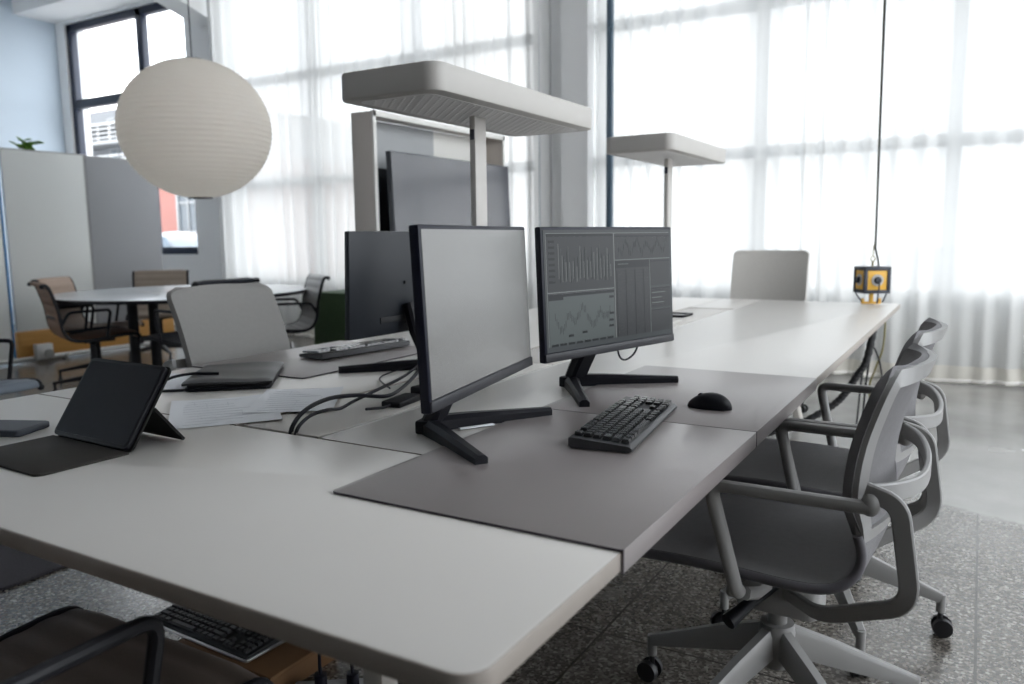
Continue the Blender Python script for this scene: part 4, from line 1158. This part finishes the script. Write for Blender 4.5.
t = thing('pouf', 'dark green felt cube seat beside the left curtain', 'seat', (-5.32,5.86,0))
mb = MB()
def gp(z, w, r=.03): return [(x,y,z) for x,y in rrect(-w/2,-.22,w/2,.22,r,5)]
rings = [gp(.03,.52),(gp(.05,.54)),(gp(.60,.50)),(gp(.645,.49)),(gp(.655,.46))]
R_ = [[mb.bm.verts.new(p) for p in r] for r in rings]
for a, b in zip(R_, R_[1:]):
    for i in range(len(a)): mb.bm.faces.new((a[i],a[(i+1)%len(a)],b[(i+1)%len(a)],b[i]))
mb.bm.faces.new(list(reversed(R_[0]))); mb.bm.faces.new(R_[-1])
obj('cover', mb, M['green'], t)
for sx in (-1,1):
    for sy in (-1,1):
        mb = MB(); mb.cyl((sx*.2,sy*.17,0),(sx*.2,sy*.17,.035),.02,seg=12); obj('foot', mb, M['black_matte'], t)
mb = MB(); mb.tube([(x,y,.646) for x,y in rrect(-.245,-.22,.245,.22,.03,5)], .005, 6, 0, True); obj('piping', mb, M['green'], t)

# ------------------------------------------------------------------ hanging power cube
t = thing('power_cube', 'yellow and black power cube hanging on a cord over the desk corner', 'power socket', (-.545,5.12,.885), math.radians(30))
s = .078
mb = MB(); mb.box((0,0,0),(2*s-.014,2*s-.014,2*s-.014),.004); obj('body', mb, M['yellow'], t)
mb = MB(); e = .022
for a in (-1,1):
    for b in (-1,1):
        mb.box((0,a*(s-e/2),b*(s-e/2)),(2*s,e,e),.005); mb.box((a*(s-e/2),0,b*(s-e/2)),(e,2*s,e),.005); mb.box((a*(s-e/2),b*(s-e/2),0),(e,e,2*s),.005)
mb.box((0,0,s-.004),(2*s-.01,2*s-.01,.008),.002); mb.box((0,0,-s+.004),(2*s-.01,2*s-.01,.008),.002)
obj('edge_guard', mb, M['navy'], t)
for dx, dy in ((0,-1),(1,0),(-1,0),(0,1)):
    d = Vector((dx,dy,0)); mb = MB(); mb.cyl(d*(s-.012), d*(s-.001), .034, seg=22); so = obj('socket', mb, M['grey_plastic'], t)
    if (dx,dy) != (0,1):
        mb = MB(); mb.cyl(d*(s-.004), d*(s+.014), .022, .017, seg=18); mb.tube([d*(s+.010),d*(s+.022)+V(0,0,-.02),d*(s+.012)+V(0,0,-.08),d*(s-.02)+V(0.01,0,-.135)], .0045, 8, 6); obj('plug', mb, M['navy'], so)
mb = MB(); mb.box((0,0,-s-.03),(.022,.022,.06),.004); mb.box((0,0,-s-.058),(.10,.018,.014),.004)
for q in (-1,1): mb.box((q*.05,0,-s-.048),(.016,.018,.032),.004)
obj('hook', mb, M['yellow'], t)
mb = MB(); mb.tube([(0,0,s-.002),(0,0,s+.03)], .006, 8); mb.tube([(.012*math.cos(a),0,s+.045+.016*math.sin(a)) for a in [2*PI*i/16 for i in range(16)]], .003, 6, 0, True); obj('eye_bolt', mb, M['olive_wire'], t)
mb = MB(); mb.tube([(.035,0,s-.002),(.03,0,s+.04),(.012,0,s+.11),(.012,.0,s+.16),(.006,.0,s+.8),(.0,.0,s+1.6),(-.008,0,s+2.6),(-.012,0,4.99-.893)], .006, 8, 8); obj('cord', mb, M['rope'], t)
mb = MB(); mb.tube([(0,0,s+.06),(.004,.004,s+.12),(.010,.006,s+.2),(.002,.006,s+.9),(-.006,.006,s+1.9),(-.012,.006,4.99-.893)], .003, 6, 8); obj('safety_wire', mb, M['olive_wire'], t)

# ------------------------------------------------------------------ cables under the far right desk edge
mb = MB(); path = spline([(-.47,4.62,.705),(-.475,4.61,.62),(-.500,4.60,.47),(-.540,4.60,.395),(-.587,4.60,.305),(-.640,4.59,.235),(-.72,4.57,.17),(-.85,4.53,.09),(-1.02,4.48,.035)], 16)
sc_ = [.019+.002*math.sin(i*1.5) for i in range(len(path))]; mb.tube(path, sc_, 10)
tag(obj('cable_sleeve', mb, M['black_matte']), 'thick black ribbed cable sleeve hanging from under the desk to the floor', 'cable')
cord('thin black cable hanging straight under the far desk edge', [(-.50,5.0,.71),(-.505,5.0,.56),(-.52,5.0,.46),(-.54,5.0,.26),(-.55,5.02,.012)], .006)
cord('thin black cable looping in an arch under the far desk edge', [(-.575,4.96,.012),(-.565,4.98,.25),(-.555,4.99,.40),(-.535,5.0,.50),(-.50,5.0,.49),(-.465,5.0,.39),(-.445,5.0,.24),(-.44,5.02,.012)], .005)
cord('olive green cable slanting down from the desk corner', [(-.455,5.04,.71),(-.46,5.04,.50),(-.497,5.04,.36),(-.525,5.06,.24),(-.50,5.14,.012)], .005, M['olive_wire'])

# ------------------------------------------------------------------ things on the floor under the near desk
t = thing('storage_box', 'flat brown cardboard box on the floor under the near end of the desk', 'box', (-1.665,1.42,0))
mb = MB(); mb.box((0,0,.03),(.36,.24,.06),.004); obj('body', mb, M['cardboard'], t)
mb = MB(); mb.box((0,-.001,.062),(.37,.25,.012),.003); obj('lid', mb, M['cardboard'], t)
keyboard('black keyboard in a silver case on the cardboard box under the desk', (-1.80,1.385,.0695), math.radians(-2), frame=M['chrome'])
t = thing('power_plug', 'black power plug with a short lead beside the cardboard box', 'plug', (-1.50,1.46,.068))
mb = MB(); mb.box((0,0,.014),(.05,.035,.028),.008); obj('body', mb, M['black_plastic'], t)
mb = MB(); mb.tube([(.02,0,.014),(.06,.02,.02),(.10,.05,.012),(.14,.07,.014)], .005, 8, 6); obj('cord', mb, M['cable'], t)
t = thing('power_strip', 'grey power strip on the floor under the desk with two black leads', 'power socket', (-1.33,1.40,0), math.radians(35))
mb = MB(); mb.box((0,0,.02),(.26,.06,.04),.008); obj('housing', mb, M['grey_plastic'], t)
for q in (-.06,.02):
    mb = MB(); mb.cyl((q,0,.038),(q,0,.07),.016,seg=14); mb.tube([(q,0,.065),(q,0,.14),(q+.01,.03,.3),(q-.01,.05,.55),(q,.06,.70)], .0045, 8, 6); obj('cord', mb, M['cable'], t)
mb = MB(); mb.box((-3.9,.75,.006),(2.25,1.75,.012),.003); tag(obj('rug', mb, M['rug']), 'charcoal rug on the floor left of the near end of the desk', 'rug')

# ================================================================== light, camera
w = bpy.data.worlds.new('overcast'); bpy.context.scene.world = w; w.use_nodes = True
nt = w.node_tree; bg = nt.nodes['Background']
tc = nt.nodes.new('ShaderNodeTexCoord'); n = nt.nodes.new('ShaderNodeTexNoise'); n.inputs['Scale'].default_value = 3; n.inputs['Detail'].default_value = 5
nt.links.new(tc.outputs['Generated'], n.inputs['Vector'])
cr = nt.nodes.new('ShaderNodeValToRGB')
cr.color_ramp.elements[0].color = (.84,.92,1.0,1); cr.color_ramp.elements[1].color = (1.0,.995,.98,1)
cr.color_ramp.elements[0].position = .3; cr.color_ramp.elements[1].position = .6
nt.links.new(n.outputs['Fac'], cr.inputs['Fac']); nt.links.new(cr.outputs['Color'], bg.inputs['Color'])
bg.inputs['Strength'].default_value = 2.6

cam = bpy.data.cameras.new('camera'); co = bpy.data.objects.new('camera', cam); C.objects.link(co)
cam.sensor_width = 36; cam.lens = 792.37/1024*36; cam.clip_start = .05; cam.clip_end = 300
f_, pit, rol, yaw = 792.37, .131622509, -.0122014731, -.532815454
fwd = Vector((math.sin(yaw)*math.cos(pit), math.cos(yaw)*math.cos(pit), -math.sin(pit)))
r0 = Vector((math.cos(yaw), -math.sin(yaw), 0)); u0 = r0.cross(fwd)
rr_ = r0*math.cos(rol)+u0*math.sin(rol); uu = rr_.cross(fwd)
mw = Matrix((( rr_.x,uu.x,-fwd.x,0),(rr_.y,uu.y,-fwd.y,0),(rr_.z,uu.z,-fwd.z,1.16),(0,0,0,1)))
co.matrix_world = mw
cam.dof.use_dof = True; cam.dof.focus_distance = 1.75; cam.dof.aperture_fstop = 3.5
bpy.context.scene.camera = co

sc = bpy.context.scene
sc.view_settings.view_transform = 'Standard'; sc.view_settings.look = 'None'
sc.view_settings.exposure = 1.22; sc.view_settings.gamma = 1.0; sc.view_settings.use_curve_mapping = False
cy = sc.cycles
cy.max_bounces = 12; cy.diffuse_bounces = 6; cy.glossy_bounces = 4; cy.transmission_bounces = 8; cy.transparent_max_bounces = 16
cy.caustics_reflective = False; cy.caustics_refractive = False
cy.sample_clamp_indirect = 6
try:
    cy.use_denoising = True; cy.denoiser = 'OPENIMAGEDENOISE'
except Exception: pass
